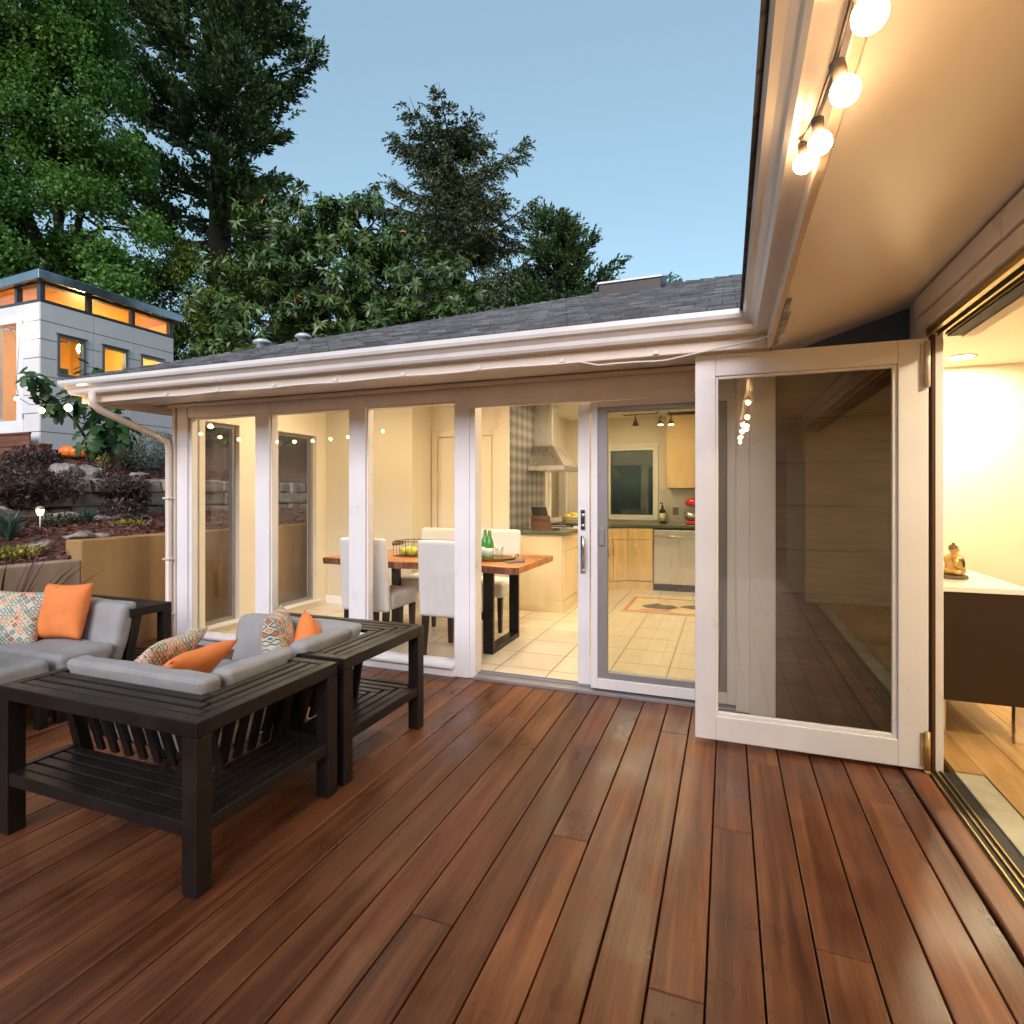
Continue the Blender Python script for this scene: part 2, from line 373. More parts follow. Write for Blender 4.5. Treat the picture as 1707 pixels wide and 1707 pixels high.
# schlick mirror on both faces of a pane, the same from either side
def fix_glass(m, f0=0.045):
    t = m.node_tree; mx = [n for n in t.nodes if n.type == 'MIX_SHADER'][0]
    g = nd(t, "ShaderNodeNewGeometry"); dt = nd(t, "ShaderNodeVectorMath", operation='DOT_PRODUCT')
    t.links.new(g.outputs["Normal"], dt.inputs[0]); t.links.new(g.outputs["Incoming"], dt.inputs[1])
    ab = nd(t, "ShaderNodeMath", operation='ABSOLUTE'); t.links.new(dt.outputs["Value"], ab.inputs[0])
    om = nd(t, "ShaderNodeMath", operation='SUBTRACT'); om.inputs[0].default_value = 1; t.links.new(ab.outputs[0], om.inputs[1])
    pw = nd(t, "ShaderNodeMath", operation='POWER'); pw.inputs[1].default_value = 5; t.links.new(om.outputs[0], pw.inputs[0])
    ma = nd(t, "ShaderNodeMath", operation='MULTIPLY_ADD'); ma.inputs[1].default_value = 1 - f0; ma.inputs[2].default_value = f0
    t.links.new(pw.outputs[0], ma.inputs[0]); t.links.new(ma.outputs[0], mx.inputs[0])
fix_glass(MATS["glass"])
glass_mat("door_glass", tint=(0.95, 0.94, 0.90)); fix_glass(MATS["door_glass"], 0.055)
glass_mat("screen_glass", tint=(0.90, 0.90, 0.82)); fix_glass(MATS["screen_glass"], 0.05)
glass_mat("clear_glass", tint=(0.92, 0.95, 0.92)); fix_glass(MATS["clear_glass"], 0.06)

wood_mat("deck_wood", (0.060, 0.0180, 0.0078), (0.130, 0.0445, 0.0175), (0.205, 0.084, 0.034), 0.44, 'Y', rmin=0.23, ringy=13)
MATS["deck_wood"].node_tree.nodes["Principled BSDF"].inputs["Specular IOR Level"].default_value = 0.38
wood_mat("oak_floor", (0.30, 0.165, 0.055), (0.46, 0.27, 0.10), (0.58, 0.38, 0.17), 0.38, 'Y', ringy=9, bump=0.05)
wood_mat("slab_wood", (0.28, 0.10, 0.035), (0.48, 0.20, 0.07), (0.62, 0.32, 0.13), 0.3, 'X', ringy=10, bump=0.05)
wood_mat("slab_edge", (0.03, 0.010, 0.008), (0.16, 0.055, 0.03), (0.34, 0.15, 0.09), 0.5, 'Z', ringy=16, bump=0.3)
wood_mat("step_wood", (0.06, 0.022, 0.012), (0.15, 0.055, 0.025), (0.24, 0.10, 0.05), 0.5, 'X', ringy=14)

def brick_mat(name, c1, c2, mortar, bw, bh, ms, rough, axes=(0, 1), offset=0.5, bump=0.3, var=0.0):
    m = bpy.data.materials.new(name); m.use_nodes = True; t = m.node_tree; b = t.nodes["Principled BSDF"]
    tc = nd(t, "ShaderNodeTexCoord"); sp = nd(t, "ShaderNodeSeparateXYZ"); cb = nd(t, "ShaderNodeCombineXYZ")
    t.links.new(tc.outputs["Object"], sp.inputs[0]); t.links.new(sp.outputs[axes[0]], cb.inputs[0]); t.links.new(sp.outputs[axes[1]], cb.inputs[1])
    br = nd(t, "ShaderNodeTexBrick"); br.offset = offset
    br.inputs["Color1"].default_value = (*c1, 1); br.inputs["Color2"].default_value = (*c2, 1); br.inputs["Mortar"].default_value = (*mortar, 1)
    br.inputs["Scale"].default_value = 1; br.inputs["Mortar Size"].default_value = ms; br.inputs["Brick Width"].default_value = bw; br.inputs["Row Height"].default_value = bh
    t.links.new(cb.outputs[0], br.inputs["Vector"])
    nz = nd(t, "ShaderNodeTexNoise"); nz.inputs["Scale"].default_value = 5; nz.inputs["Detail"].default_value = 6
    t.links.new(tc.outputs["Object"], nz.inputs["Vector"])
    mr = nd(t, "ShaderNodeMapRange"); mr.inputs[1].default_value = 0.3; mr.inputs[2].default_value = 0.7; mr.inputs[3].default_value = 1 - var; mr.inputs[4].default_value = 1 + var
    t.links.new(nz.outputs[0], mr.inputs[0])
    mx = nd(t, "ShaderNodeMix", data_type='RGBA', blend_type='MULTIPLY'); mx.inputs[0].default_value = 1
    t.links.new(br.outputs["Color"], mx.inputs[6]); t.links.new(mr.outputs[0], mx.inputs[7]); t.links.new(mx.outputs[2], b.inputs["Base Color"])
    b.inputs["Roughness"].default_value = rough
    bp = nd(t, "ShaderNodeBump", invert=True); bp.inputs["Strength"].default_value = bump; bp.inputs["Distance"].default_value = 0.004
    t.links.new(br.outputs["Fac"], bp.inputs["Height"]); t.links.new(bp.outputs[0], b.inputs["Normal"])
    MATS[name] = m; return m
brick_mat("floor_tile", (0.66, 0.58, 0.44), (0.70, 0.62, 0.48), (0.30, 0.24, 0.17), 0.41, 0.41, 0.006, 0.32, offset=0.0, var=0.06)
brick_mat("shingle", (0.070, 0.074, 0.080), (0.15, 0.155, 0.165), (0.03, 0.03, 0.033), 0.15, 3.62 / 40, 0.003, 0.8, var=0.45)
brick_mat("shingle_side", (0.040, 0.043, 0.048), (0.085, 0.088, 0.095), (0.012, 0.012, 0.014), 0.16, 0.13, 0.006, 0.8, axes=(1, 0), var=0.35)

def diamond_tile(name):
    """stretched argyle of light and dark metallic lozenges on a wall facing along X"""
    m = bpy.data.materials.new(name); m.use_nodes = True; t = m.node_tree; b = t.nodes["Principled BSDF"]
    tc = nd(t, "ShaderNodeTexCoord"); sp = nd(t, "ShaderNodeSeparateXYZ"); t.links.new(tc.outputs["Object"], sp.inputs[0])
    def tri(sock, per):
        a = nd(t, "ShaderNodeMath", operation='DIVIDE'); a.inputs[1].default_value = per; t.links.new(sock, a.inputs[0])
        p = nd(t, "ShaderNodeMath", operation='PINGPONG'); p.inputs[1].default_value = 0.5; t.links.new(a.outputs[0], p.inputs[0]); return p.outputs[0]
    u = tri(sp.outputs[1], 0.19); v = tri(sp.outputs[2], 0.135)
    s_ = nd(t, "ShaderNodeMath", operation='ADD'); t.links.new(u, s_.inputs[0]); t.links.new(v, s_.inputs[1])
    cr = nd(t, "ShaderNodeValToRGB"); e = cr.color_ramp.elements
    e[0].position = 0.28; e[0].color = (0.15, 0.16, 0.175, 1); e[1].position = 0.75; e[1].color = (0.40, 0.39, 0.38, 1)
    t.links.new(s_.outputs[0], cr.inputs[0]); t.links.new(cr.outputs[0], b.inputs["Base Color"])
    b.inputs["Roughness"].default_value = 0.3; b.inputs["Metallic"].default_value = 0.3; MATS[name] = m
diamond_tile("lozenge_tile")

def lattice_cloth(name):
    """cream cloth printed with a lattice of teal and olive diamond rings and orange diamonds"""
    m = bpy.data.materials.new(name); m.use_nodes = True; t = m.node_tree; b = t.nodes["Principled BSDF"]
    tc = nd(t, "ShaderNodeTexCoord"); mp = nd(t, "ShaderNodeMapping"); mp.inputs["Rotation"].default_value = (0, 0, R(45)); mp.inputs["Scale"].default_value = (32, 32, 32)
    t.links.new(tc.outputs["Object"], mp.inputs[0]); sp = nd(t, "ShaderNodeSeparateXYZ"); t.links.new(mp.outputs[0], sp.inputs[0])
    def M(op, a, b_=None):
        n = nd(t, "ShaderNodeMath", operation=op)
        for i, x in enumerate((a, b_)):
            if x is None: continue
            if isinstance(x, (int, float)): n.inputs[i].default_value = x
            else: t.links.new(x, n.inputs[i])
        return n.outputs[0]
    fx = M('ABSOLUTE', M('SUBTRACT', M('FRACT', sp.outputs[0]), 0.5)); fy = M('ABSOLUTE', M('SUBTRACT', M('FRACT', sp.outputs[1]), 0.5))
    d = M('MAXIMUM', fx, fy)
    ring = M('MULTIPLY', M('GREATER_THAN', d, 0.25), M('LESS_THAN', d, 0.40)); core = M('LESS_THAN', d, 0.25)
    fl = nd(t, "ShaderNodeVectorMath", operation='FLOOR'); t.links.new(mp.outputs[0], fl.inputs[0])
    fz = nd(t, "ShaderNodeVectorMath", operation='MULTIPLY'); fz.inputs[1].default_value = (1, 1, 0); t.links.new(fl.outputs[0], fz.inputs[0])
    wn = nd(t, "ShaderNodeTexWhiteNoise"); wn.noise_dimensions = '2D'; t.links.new(fz.outputs[0], wn.inputs[0])
    cr = nd(t, "ShaderNodeValToRGB"); cr.color_ramp.interpolation = 'CONSTANT'; e = cr.color_ramp.elements
    e[0].color = (0.03, 0.15, 0.19, 1); e[1].position = 0.5; e[1].color = (0.62, 0.17, 0.05, 1)
    for p_, c_ in ((0.72, (0.26, 0.25, 0.07)), (0.86, (0.62, 0.56, 0.42))):
        x = e.new(p_); x.color = (*c_, 1)
    t.links.new(wn.outputs["Value"], cr.inputs[0])
    cr2 = nd(t, "ShaderNodeValToRGB"); cr2.color_ramp.interpolation = 'CONSTANT'; e = cr2.color_ramp.elements
    e[0].color = (0.62, 0.57, 0.44, 1); e[1].position = 0.6; e[1].color = (0.62, 0.17, 0.05, 1); x = e.new(0.74); x.color = (0.30, 0.40, 0.32, 1)
    wn2 = nd(t, "ShaderNodeTexWhiteNoise"); wn2.noise_dimensions = '3D'; ad = nd(t, "ShaderNodeVectorMath", operation='ADD'); ad.inputs[1].default_value = (7, 3, 5)
    t.links.new(fz.outputs[0], ad.inputs[0]); t.links.new(ad.outputs[0], wn2.inputs[0]); t.links.new(wn2.outputs["Value"], cr2.inputs[0])
    m1 = nd(t, "ShaderNodeMix", data_type='RGBA'); m1.inputs[6].default_value = (0.60, 0.55, 0.43, 1); t.links.new(ring, m1.inputs[0]); t.links.new(cr.outputs[0], m1.inputs[7])
    m2 = nd(t, "ShaderNodeMix", data_type='RGBA'); t.links.new(core, m2.inputs[0]); t.links.new(m1.outputs[2], m2.inputs[6]); t.links.new(cr2.outputs[0], m2.inputs[7])
    t.links.new(m2.outputs[2], b.inputs["Base Color"]); b.inputs["Roughness"].default_value = 0.85
    nb = nd(t, "ShaderNodeTexNoise"); nb.inputs["Scale"].default_value = 300; t.links.new(tc.outputs["Object"], nb.inputs["Vector"])
    bp = nd(t, "ShaderNodeBump"); bp.inputs["Strength"].default_value = 0.15; t.links.new(nb.outputs[0], bp.inputs["Height"]); t.links.new(bp.outputs[0], b.inputs["Normal"])
    MATS[name] = m
lattice_cloth("pillow_lattice")

leaf_mat("leaf_maple", (0.030, 0.105, 0.018), (0.15, 0.31, 0.060), rough=0.5, trans=0.38)
leaf_mat("leaf_mid", (0.045, 0.10, 0.016), (0.19, 0.25, 0.036), rough=0.5, trans=0.3)
leaf_mat("leaf_laurel", (0.018, 0.055, 0.016), (0.115, 0.190, 0.046), (0.55, 0.22, 0.05), rough=0.30, trans=0.15)
leaf_mat("leaf_cypress", (0.020, 0.055, 0.022), (0.085, 0.155, 0.052), rough=0.6, trans=0.12)
leaf_mat("leaf_redwood", (0.030, 0.062, 0.040), (0.115, 0.145, 0.068), rough=0.6, trans=0.12)
leaf_mat("leaf_fig", (0.020, 0.065, 0.018), (0.055, 0.13, 0.035), rough=0.42, trans=0.25)
leaf_mat("leaf_purple", (0.035, 0.024, 0.020), (0.125, 0.078, 0.072), (0.30, 0.24, 0.24), rough=0.5, trans=0.15)
leaf_mat("leaf_blue", (0.045, 0.095, 0.075), (0.12, 0.21, 0.17), rough=0.45, trans=0.2)
leaf_mat("leaf_dark", (0.020, 0.030, 0.015), (0.06, 0.075, 0.035), rough=0.5, trans=0.2)
leaf_mat("leaf_yellow", (0.17, 0.16, 0.02), (0.48, 0.46, 0.09), rough=0.5, trans=0.25)
leaf_mat("leaf_tan", (0.13, 0.085, 0.035), (0.28, 0.20, 0.09), rough=0.6, trans=0.2)
leaf_mat("leaf_silver", (0.12, 0.16, 0.13), (0.25, 0.30, 0.25), rough=0.6, trans=0.2)
leaf_mat("leaf_red", (0.030, 0.010, 0.010), (0.10, 0.030, 0.030), rough=0.35, trans=0.1)
leaf_mat("leaf_bronze", (0.12, 0.075, 0.02), (0.28, 0.20, 0.05), rough=0.4, trans=0.15)
leaf_mat("mulch", (0.07, 0.025, 0.018), (0.26, 0.105, 0.075), rough=0.85, trans=0.0)

# ---------------------------------------------------------------- ground, deck
def holes_wall(mb, axis, c0, c1, u0, u1, z0, z1, holes):
    """upright wall between planes c0 and c1 across the axis, with rectangular openings (u0,u1,z0,z1)"""
    us = sorted({u0, u1, *[h[0] for h in holes], *[h[1] for h in holes]}); us = [u for u in us if u0 <= u <= u1]
    for a, b in zip(us, us[1:]):
        m = (a + b) / 2; cut = sorted([(max(h[2], z0), min(h[3], z1)) for h in holes if h[0] <= m <= h[1] and h[2] < z1 and h[3] > z0]); z = z0
        for lo, hi in cut + [(z1, z1)]:
            if lo - z > 1e-4:
                if axis == 'Y': mb.box(a, b, c0, c1, z, lo)
                else: mb.box(c0, c1, a, b, z, lo)
            z = max(z, hi)
    return mb

b = MB(); b.add([(-600, -600, -0.45), (600, -600, -0.45), (600, 600, -0.45), (-600, 600, -0.45)], [(0, 1, 2, 3)])
tag(b.build("ground", "ground"), kind='structure')

b = MB(); PH, SP = -0.0545, 0.1495
joints = {-4: 2.17, -1: 1.59, 2: 1.90, -6: 1.60, 0: 2.45, 4: 2.9, -9: 3.05, -12: 2.3, -15: 3.3, -3: 0.4}
for k in range(-33, 6):
    x0 = PH + SP * k + 0.0028; x1 = PH + SP * (k + 1) - 0.0028
    if k == 5: x1 = 0.792
    ys = [-3.2, -3.2 + 0.9 + (k * 37 % 29) / 12.0]
    if k in joints: ys.append(joints[k])
    elif k % 3 == 1: ys.append(3.0 + (k % 5) * 0.11)
    yend = 3.795 if x0 > -4.73 else 5.2
    ys = sorted(ys) + [yend]
    for y0, y1 in zip(ys, ys[1:]):
        b.cur = random.random() ** 1.0
        b.box(x0, x1, y0 + 0.0012, y1 - 0.0012, -0.028, 0.0)
deck = b.build("deck", "deck_wood", bevel=0.0035, seg=2, attr="board"); tag(deck, kind='structure')
b = MB(); b.box(-5.0, 0.9, -3.2, 3.78, -0.2, -0.06); tag(b.build("deck_joists", "black_rubber"), kind='structure')

# ---------------------------------------------------------------- the house
hs = thing("house", "low white trimmed house with a shingle roof, lit rooms and an open glass folding door", "house", (-1.0, 3.06 + 15.5 * 3.62 / 40, 0))
YF = 3.8
# front wall of the kitchen wing: posts, head and base, all white
b = MB()
posts = [(-4.70, -4.575), (-3.78, -3.63), (-2.82, -2.665), (-1.885, -1.765)]
for x0, x1 in posts: b.box(x0, x1, YF - 0.012, YF + 0.10, 0.0, 2.145)
b.box(-4.695, 0.10, YF - 0.004, YF + 0.095, 2.035, 2.147)
b.box(-1.765, -1.722, YF, YF + 0.12, 0.0, 2.035)                     # door jamb
b.box(0.052, 0.13, YF - 0.010, YF + 0.10, 0.0, 2.147)
b.box(0.13, 0.275, YF - 0.022, YF + 0.10, -0.01, 2.147)               # corner board
b.box(-1.765, 0.052, YF - 0.020, YF + 0.02, 1.975, 2.035)             # door head trim
b.build("front_wall", "trim", hs, bevel=0.004)
b = MB()
for x0, x1 in ((-4.70, -1.885),): b.box(x0, x1, YF - 0.022, YF + 0.09, -0.02, 0.058)
b.build("base_board", "trim", hs, bevel=0.004)
for i, (x0, x1, zb, dx0) in enumerate([(-4.575, -3.78, 0.10, 0.03), (-3.63, -2.82, 0.10, 0.012), (-2.665, -1.885, 0.105, 0.012)]):
    b = MB()
    holes_wall(b, 'Y', YF + 0.012, YF + 0.075, x0, x1, 0.06, 2.035, [(x0 + dx0, x1 - 0.010, zb, 2.022)])
    w = b.build("window", "trim", hs, bevel=0.003)
    MB().box(x0 + dx0 - 0.004, x1 - 0.006, YF + 0.030, YF + 0.036, zb - 0.004, 2.026).build("pane", "glass", w)
    MB().box(x0 + 0.003, x1 - 0.003, YF - 0.045, YF + 0.012, 0.060, 0.082).build("sill", "trim", w, bevel=0.004)
# sliding door: open panel pushed behind the fixed one
b = MB()
b.box(-0.968, -0.885, YF + 0.058, YF + 0.095, 0.035, 1.973); b.box(-0.105, -0.020, YF + 0.058, YF + 0.095, 0.035, 1.973)
b.box(-0.885, -0.105, YF + 0.058, YF + 0.095, 0.035, 0.13); b.box(-0.885, -0.105, YF + 0.058, YF + 0.095, 1.90, 1.973)
sp_ = b.build("sliding_panel", "trim", hs, bevel=0.004)
MB().box(-0.89, -0.10, YF + 0.074, YF + 0.080, 0.125, 1.905).build("pane", "glass", sp_)
b = MB(); b.box(-0.945, -0.912, YF + 0.046, YF + 0.058, 1.10, 1.24); b.tube([(-0.928, YF + 0.046, 1.20), (-0.928, YF + 0.03, 1.20)], 0.012); b.tube([(-0.928, YF + 0.046, 1.13), (-0.928, YF + 0.034, 1.13)], 0.009)
b.build("lock", "chrome", sp_, bevel=0.006)
b = MB(); b.box(-0.947, -0.912, YF + 0.048, YF + 0.058, 0.80, 1.06)
b.tube([(-0.925, YF + 0.05, 1.05), (-0.918, YF + 0.015, 1.03), (-0.912, YF + 0.005, 0.94), (-0.918, YF + 0.015, 0.84), (-0.925, YF + 0.05, 0.82)], 0.011)
b.build("handle", "chrome", sp_, bevel=0.004)
b = MB()
b.box(-0.863, -0.818, YF + 0.0, YF + 0.05, 0.035, 1.973); b.box(0.0, 0.052, YF + 0.0, YF + 0.05, 0.035, 1.973)
b.box(-0.818, 0.0, YF + 0.0, YF + 0.05, 0.035, 0.105); b.box(-0.818, 0.0, YF + 0.0, YF + 0.05, 1.932, 1.973)
fp = b.build("fixed_panel", "trim", hs, bevel=0.004)
b = MB()
b.box(-0.818, -0.752, YF + 0.012, YF + 0.045, 0.105, 1.932); b.box(-0.055, 0.0, YF + 0.012, YF + 0.045, 0.105, 1.932)
b.box(-0.752, -0.055, YF + 0.012, YF + 0.045, 0.105, 0.150); b.box(-0.752, -0.055, YF + 0.012, YF + 0.045, 1.905, 1.932)
b.build("screen_frame", "screen_frame", fp, bevel=0.003)
MB().box(-0.755, -0.050, YF + 0.026, YF + 0.031, 0.147, 1.908).build("pane", "screen_glass", fp)
MB().box(-0.806, -0.772, YF - 0.004, YF + 0.012, 1.00, 1.12).build("latch", "screen_frame", fp, bevel=0.004)
b = MB(); b.box(-1.722, 0.052, YF - 0.03, YF + 0.115, 0.0, 0.022); b.box(-1.722, 0.052, YF + 0.050, YF + 0.056, 0.022, 0.036); b.box(-1.722, 0.052, YF + 0.098, YF + 0.104, 0.022, 0.036)
b.build("threshold", "screen_frame", hs, bevel=0.002)

# dark lap siding between the sliding door and the folding door
b = MB()
for i in range(9):
    z = -0.03 + i * 0.262
    b.hexa([(0.277, YF - 0.004, z), (0.90, YF - 0.004, z), (0.90, YF + 0.05, z), (0.277, YF + 0.05, z)],
           [(0.277, YF + 0.012, z + 0.258), (0.90, YF + 0.012, z + 0.258), (0.90, YF + 0.05, z + 0.258), (0.277, YF + 0.05, z + 0.258)])
b.build("lap_siding", "siding", hs)
b = MB(); b.box(0.275, 0.90, YF + 0.051, YF + 0.10, -0.02, 2.40); b.build("backing_wall", "charcoal", hs)
# wall run by the folding door
XR = 0.905
b = MB(); b.box(XR + 0.004, XR + 0.082, 3.36, 3.80, 0.0, 2.33); b.build("jamb_wall", "trim", hs, bevel=0.003)
b = MB(); b.box(XR + 0.020, XR + 0.034, 3.285, 3.358, 0.0, 2.118); b.build("jamb_seal", "bronze_seal", hs)
b = MB(); b.box(XR + 0.036, XR + 0.074, 3.31, 3.358, 0.0, 2.10); b.build("door_jamb", "trim", hs, bevel=0.003)
b = MB()
b.box(XR - 0.002, XR + 0.10, -1.3, 3.36, 2.150, 2.40); b.box(XR - 0.002, XR + 0.003, 3.361, 3.559, 2.10, 2.40)
b.box(XR - 0.020, XR - 0.002, -1.3, 3.37, 2.150, 2.215); b.box(XR - 0.030, XR - 0.002, -1.3, 3.37, 2.222, 2.318)
b.build("door_header", "trim", hs, bevel=0.006)
b = MB()
for x0, x1, z0, m_ in ((0.0, 0.022, 2.118, 0), (0.045, 0.056, 2.112, 0), (0.078, 0.086, 2.112, 0)): b.box(XR + x0, XR + x1, -1.3, 3.30, z0, 2.149)
b.build("top_rail", "gold_rail", hs)
b = MB(); b.box(XR + 0.022, XR + 0.045, -1.3, 3.30, 2.128, 2.149); b.box(XR + 0.056, XR + 0.078, -1.3, 3.30, 2.128, 2.149); b.box(XR + 0.086, XR + 0.145, -1.3, 3.30, 2.105, 2.149)
b.build("top_track", "black_rubber", hs)
MB().box(XR + 0.146, XR + 0.20, -1.3, 3.31, 2.10, 2.40).build("inner_header", "interior_wall", hs)
# sill with floor track
b = MB(); b.cur = 0.9; b.box(0.802, XR - 0.004, -1.3, 3.30, -0.02, 0.012); b.build("door_sill", "deck_wood", hs, bevel=0.010, seg=3, attr="board")
b = MB(); b.box(XR - 0.002, XR + 0.115, -1.3, 3.31, -0.02, 0.006); b.build("floor_track", "black_rubber", hs)
b = MB()
for x in (0.004, 0.034, 0.058): b.box(XR + x, XR + x + 0.007, -1.3, 3.30, 0.007, 0.016)
b.build("floor_rail", "gold_rail", hs)
MB().box(XR + 0.118, XR + 0.235, -1.3, 3.31, -0.02, 0.014).build("inner_sill", "pale_sill", hs, bevel=0.003)

# the one folding leaf left standing square to the wall
LY0, LY1 = 3.262, 3.306; LX0, LX1 = -0.163, 0.905; LZ0, LZ1 = 0.022, 2.098
b = MB(); holes_wall(b, 'Y', LY0, LY1, LX0, LX1, LZ0, LZ1, [(LX0 + 0.105, LX1 - 0.125, LZ0 + 0.13, LZ1 - 0.115)])
leaf = b.build("folding_door", "trim", hs, bevel=0.004)
b = MB()
gx0, gx1, gz0, gz1 = LX0 + 0.105, LX1 - 0.125, LZ0 + 0.13, LZ1 - 0.115
for x0, x1, z0, z1 in ((gx0, gx0 + 0.014, gz0, gz1), (gx1 - 0.022, gx1, gz0, gz1), (gx0 + 0.014, gx1 - 0.022, gz0, gz0 + 0.020), (gx0 + 0.014, gx1 - 0.022, gz1 - 0.016, gz1)):
    b.box(x0, x1, LY0 + 0.010, LY1 - 0.010, z0, z1)
b.build("glazing_bead", "trim", leaf, bevel=0.004)
MB().box(gx0 + 0.010, gx1 - 0.018, LY0 + 0.019, LY0 + 0.025, gz0 + 0.016, gz1 - 0.012).build("pane", "door_glass", leaf)
for z0, z1 in ((1.86, 2.08), (0.03, 0.21)):
    b = MB(); b.tube([(0.897, LY0 - 0.012, z0), (0.897, LY0 - 0.012, z1)], 0.012, 10); b.box(0.872, 0.902, LY0 - 0.006, LY0 - 0.001, z0 + 0.01, z1 - 0.01); b.build("hinge", "brass" if z0 < 1 else "fascia", leaf)
b = MB(); b.ball((0.897, LY0 - 0.01, 0.016), 0.016, 8, 6); b.build("pivot", "gold_rail", leaf)

# ---- eaves: fascia, gutter, soffit
YE, XE = 3.17, 0.19          # faces of the two fascia boards
b = MB(); b.box(-5.02, XE, YE, YE + 0.025, 2.098, 2.30); b.box(-5.02, -4.995, YE + 0.025, 9.2, 2.098, 2.30)
b.box(XE, XE + 0.025, -3.6, YE + 0.025, 2.098, 2.30)
b.build("fascia", "fascia", hs, bevel=0.004)
prof = [(0.0, 2.165), (0.055, 2.165), (0.066, 2.180), (0.070, 2.203), (0.088, 2.222), (0.108, 2.232), (0.116, 2.250), (0.116, 2.275), (0.104, 2.275),
        (0.104, 2.262), (0.100, 2.245), (0.080, 2.236), (0.060, 2.210), (0.054, 2.180), (0.0, 2.176)]
b = MB()
b.extrude(prof, lambda p: (-5.02 - p[0], YE - p[0], p[1]), lambda p: (XE - p[0], YE - p[0], p[1]), smooth=False)
b.extrude(prof, lambda p: (XE - p[0], -3.6, p[1]), lambda p: (XE - p[0], YE - p[0], p[1]))
b.extrude(prof, lambda p: (-5.02 - p[0], 9.2, p[1]), lambda p: (-5.02 - p[0], YE - p[0], p[1]))
gut = b.build("gutter", "gutter", hs)
b = MB()
for i in range(150):
    x = -5.08 + i * 0.0345
    b.box(x, x + 0.022, YE - 0.104, YE - 0.003, 2.266, 2.270)
b.box(-5.1, XE - 0.1, YE - 0.006, YE - 0.001, 2.264, 2.280)
b.build("leaf_guard", "gutter", gut)
b = MB(); b.hexa([(-4.99, YE + 0.026, 2.105), (XE + 0.02, YE + 0.026, 2.105), (XE + 0.02, YF, 2.165), (-4.99, YF, 2.165)],
                 [(-4.99, YE + 0.026, 2.115), (XE + 0.02, YE + 0.026, 2.115), (XE + 0.02, YF, 2.175), (-4.99, YF, 2.175)])
b.box(-4.99, -4.70, YF + 0.001, 9.0, 2.150, 2.160)
b.build("soffit", "soffit", hs)
b = MB(); b.box(-4.72, XE + 0.7, YF - 0.03, YF + 0.05, 2.1475, 2.163); b.build("eave_shadow", "shadow_brown", hs)  # thin brown strip painted as the shadow under the soffit
b = MB(); b.box(-4.75, 0.1, YF - 0.075, YF - 0.032, 2.125, 2.153); b.build("eave_moulding", "fascia", hs, bevel=0.006)
b = MB(); b.hexa([(XE + 0.027, -3.6, 2.108), (XR - 0.003, -3.6, 2.332), (XR - 0.003, 3.558, 2.332), (XE + 0.027, 3.558, 2.108)],
                 [(XE + 0.027, -3.6, 2.120), (XR - 0.003, -3.6, 2.344), (XR - 0.003, 3.558, 2.344), (XE + 0.027, 3.558, 2.120)])
b.build("soffit", "soffit", hs)
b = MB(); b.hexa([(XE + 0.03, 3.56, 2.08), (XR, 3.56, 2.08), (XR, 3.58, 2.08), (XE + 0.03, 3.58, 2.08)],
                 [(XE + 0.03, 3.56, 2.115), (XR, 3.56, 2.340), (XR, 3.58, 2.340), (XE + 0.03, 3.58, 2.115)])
b.build("soffit_end", "reflected_sky", hs)  # end panel painted with the blue of reflected sky
b = MB()   # streak painted in reflected sky blue along the inner edge of the fascia
for y0, y1, w in ((2.45, 2.62, 0.02), (2.62, 2.95, 0.034), (2.95, 3.16, 0.022)):
    b.hexa([(XE + 0.026, y0, 2.096), (XE + 0.026 + w, y0, 2.103), (XE + 0.026 + w, y1, 2.103), (XE + 0.026, y1, 2.096)],
           [(XE + 0.026, y0, 2.100), (XE + 0.026 + w, y0, 2.107), (XE + 0.026 + w, y1, 2.107), (XE + 0.026, y1, 2.100)])
b.build("edge_streak", "sky_streak", hs)
# downpipe at the far left corner
b = MB(); b.tube([(-4.80, YE - 0.055, 2.17), (-4.80, YE - 0.055, 2.08), (-4.79, YE + 0.0, 2.03), (-4.755, YF - 0.19, 1.87), (-4.745, YF - 0.075, 1.82), (-4.745, YF - 0.055, 1.74), (-4.745, YF - 0.055, 0.05), (-4.745, YF - 0.11, 0.0)], 0.030, 10)
dp = b.build("downpipe", "fascia", hs)
for z in (0.25, 0.75, 1.30): MB().box(-4.782, -4.705, YF - 0.092, YF - 0.02, z, z + 0.018).build("pipe_strap", "fascia", dp, bevel=0.003)
b = MB(); b.box(-4.735, -4.703, YF - 0.03, YF + 0.10, 0.0, 2.147); b.build("corner_board", "fascia", hs, bevel=0.003)

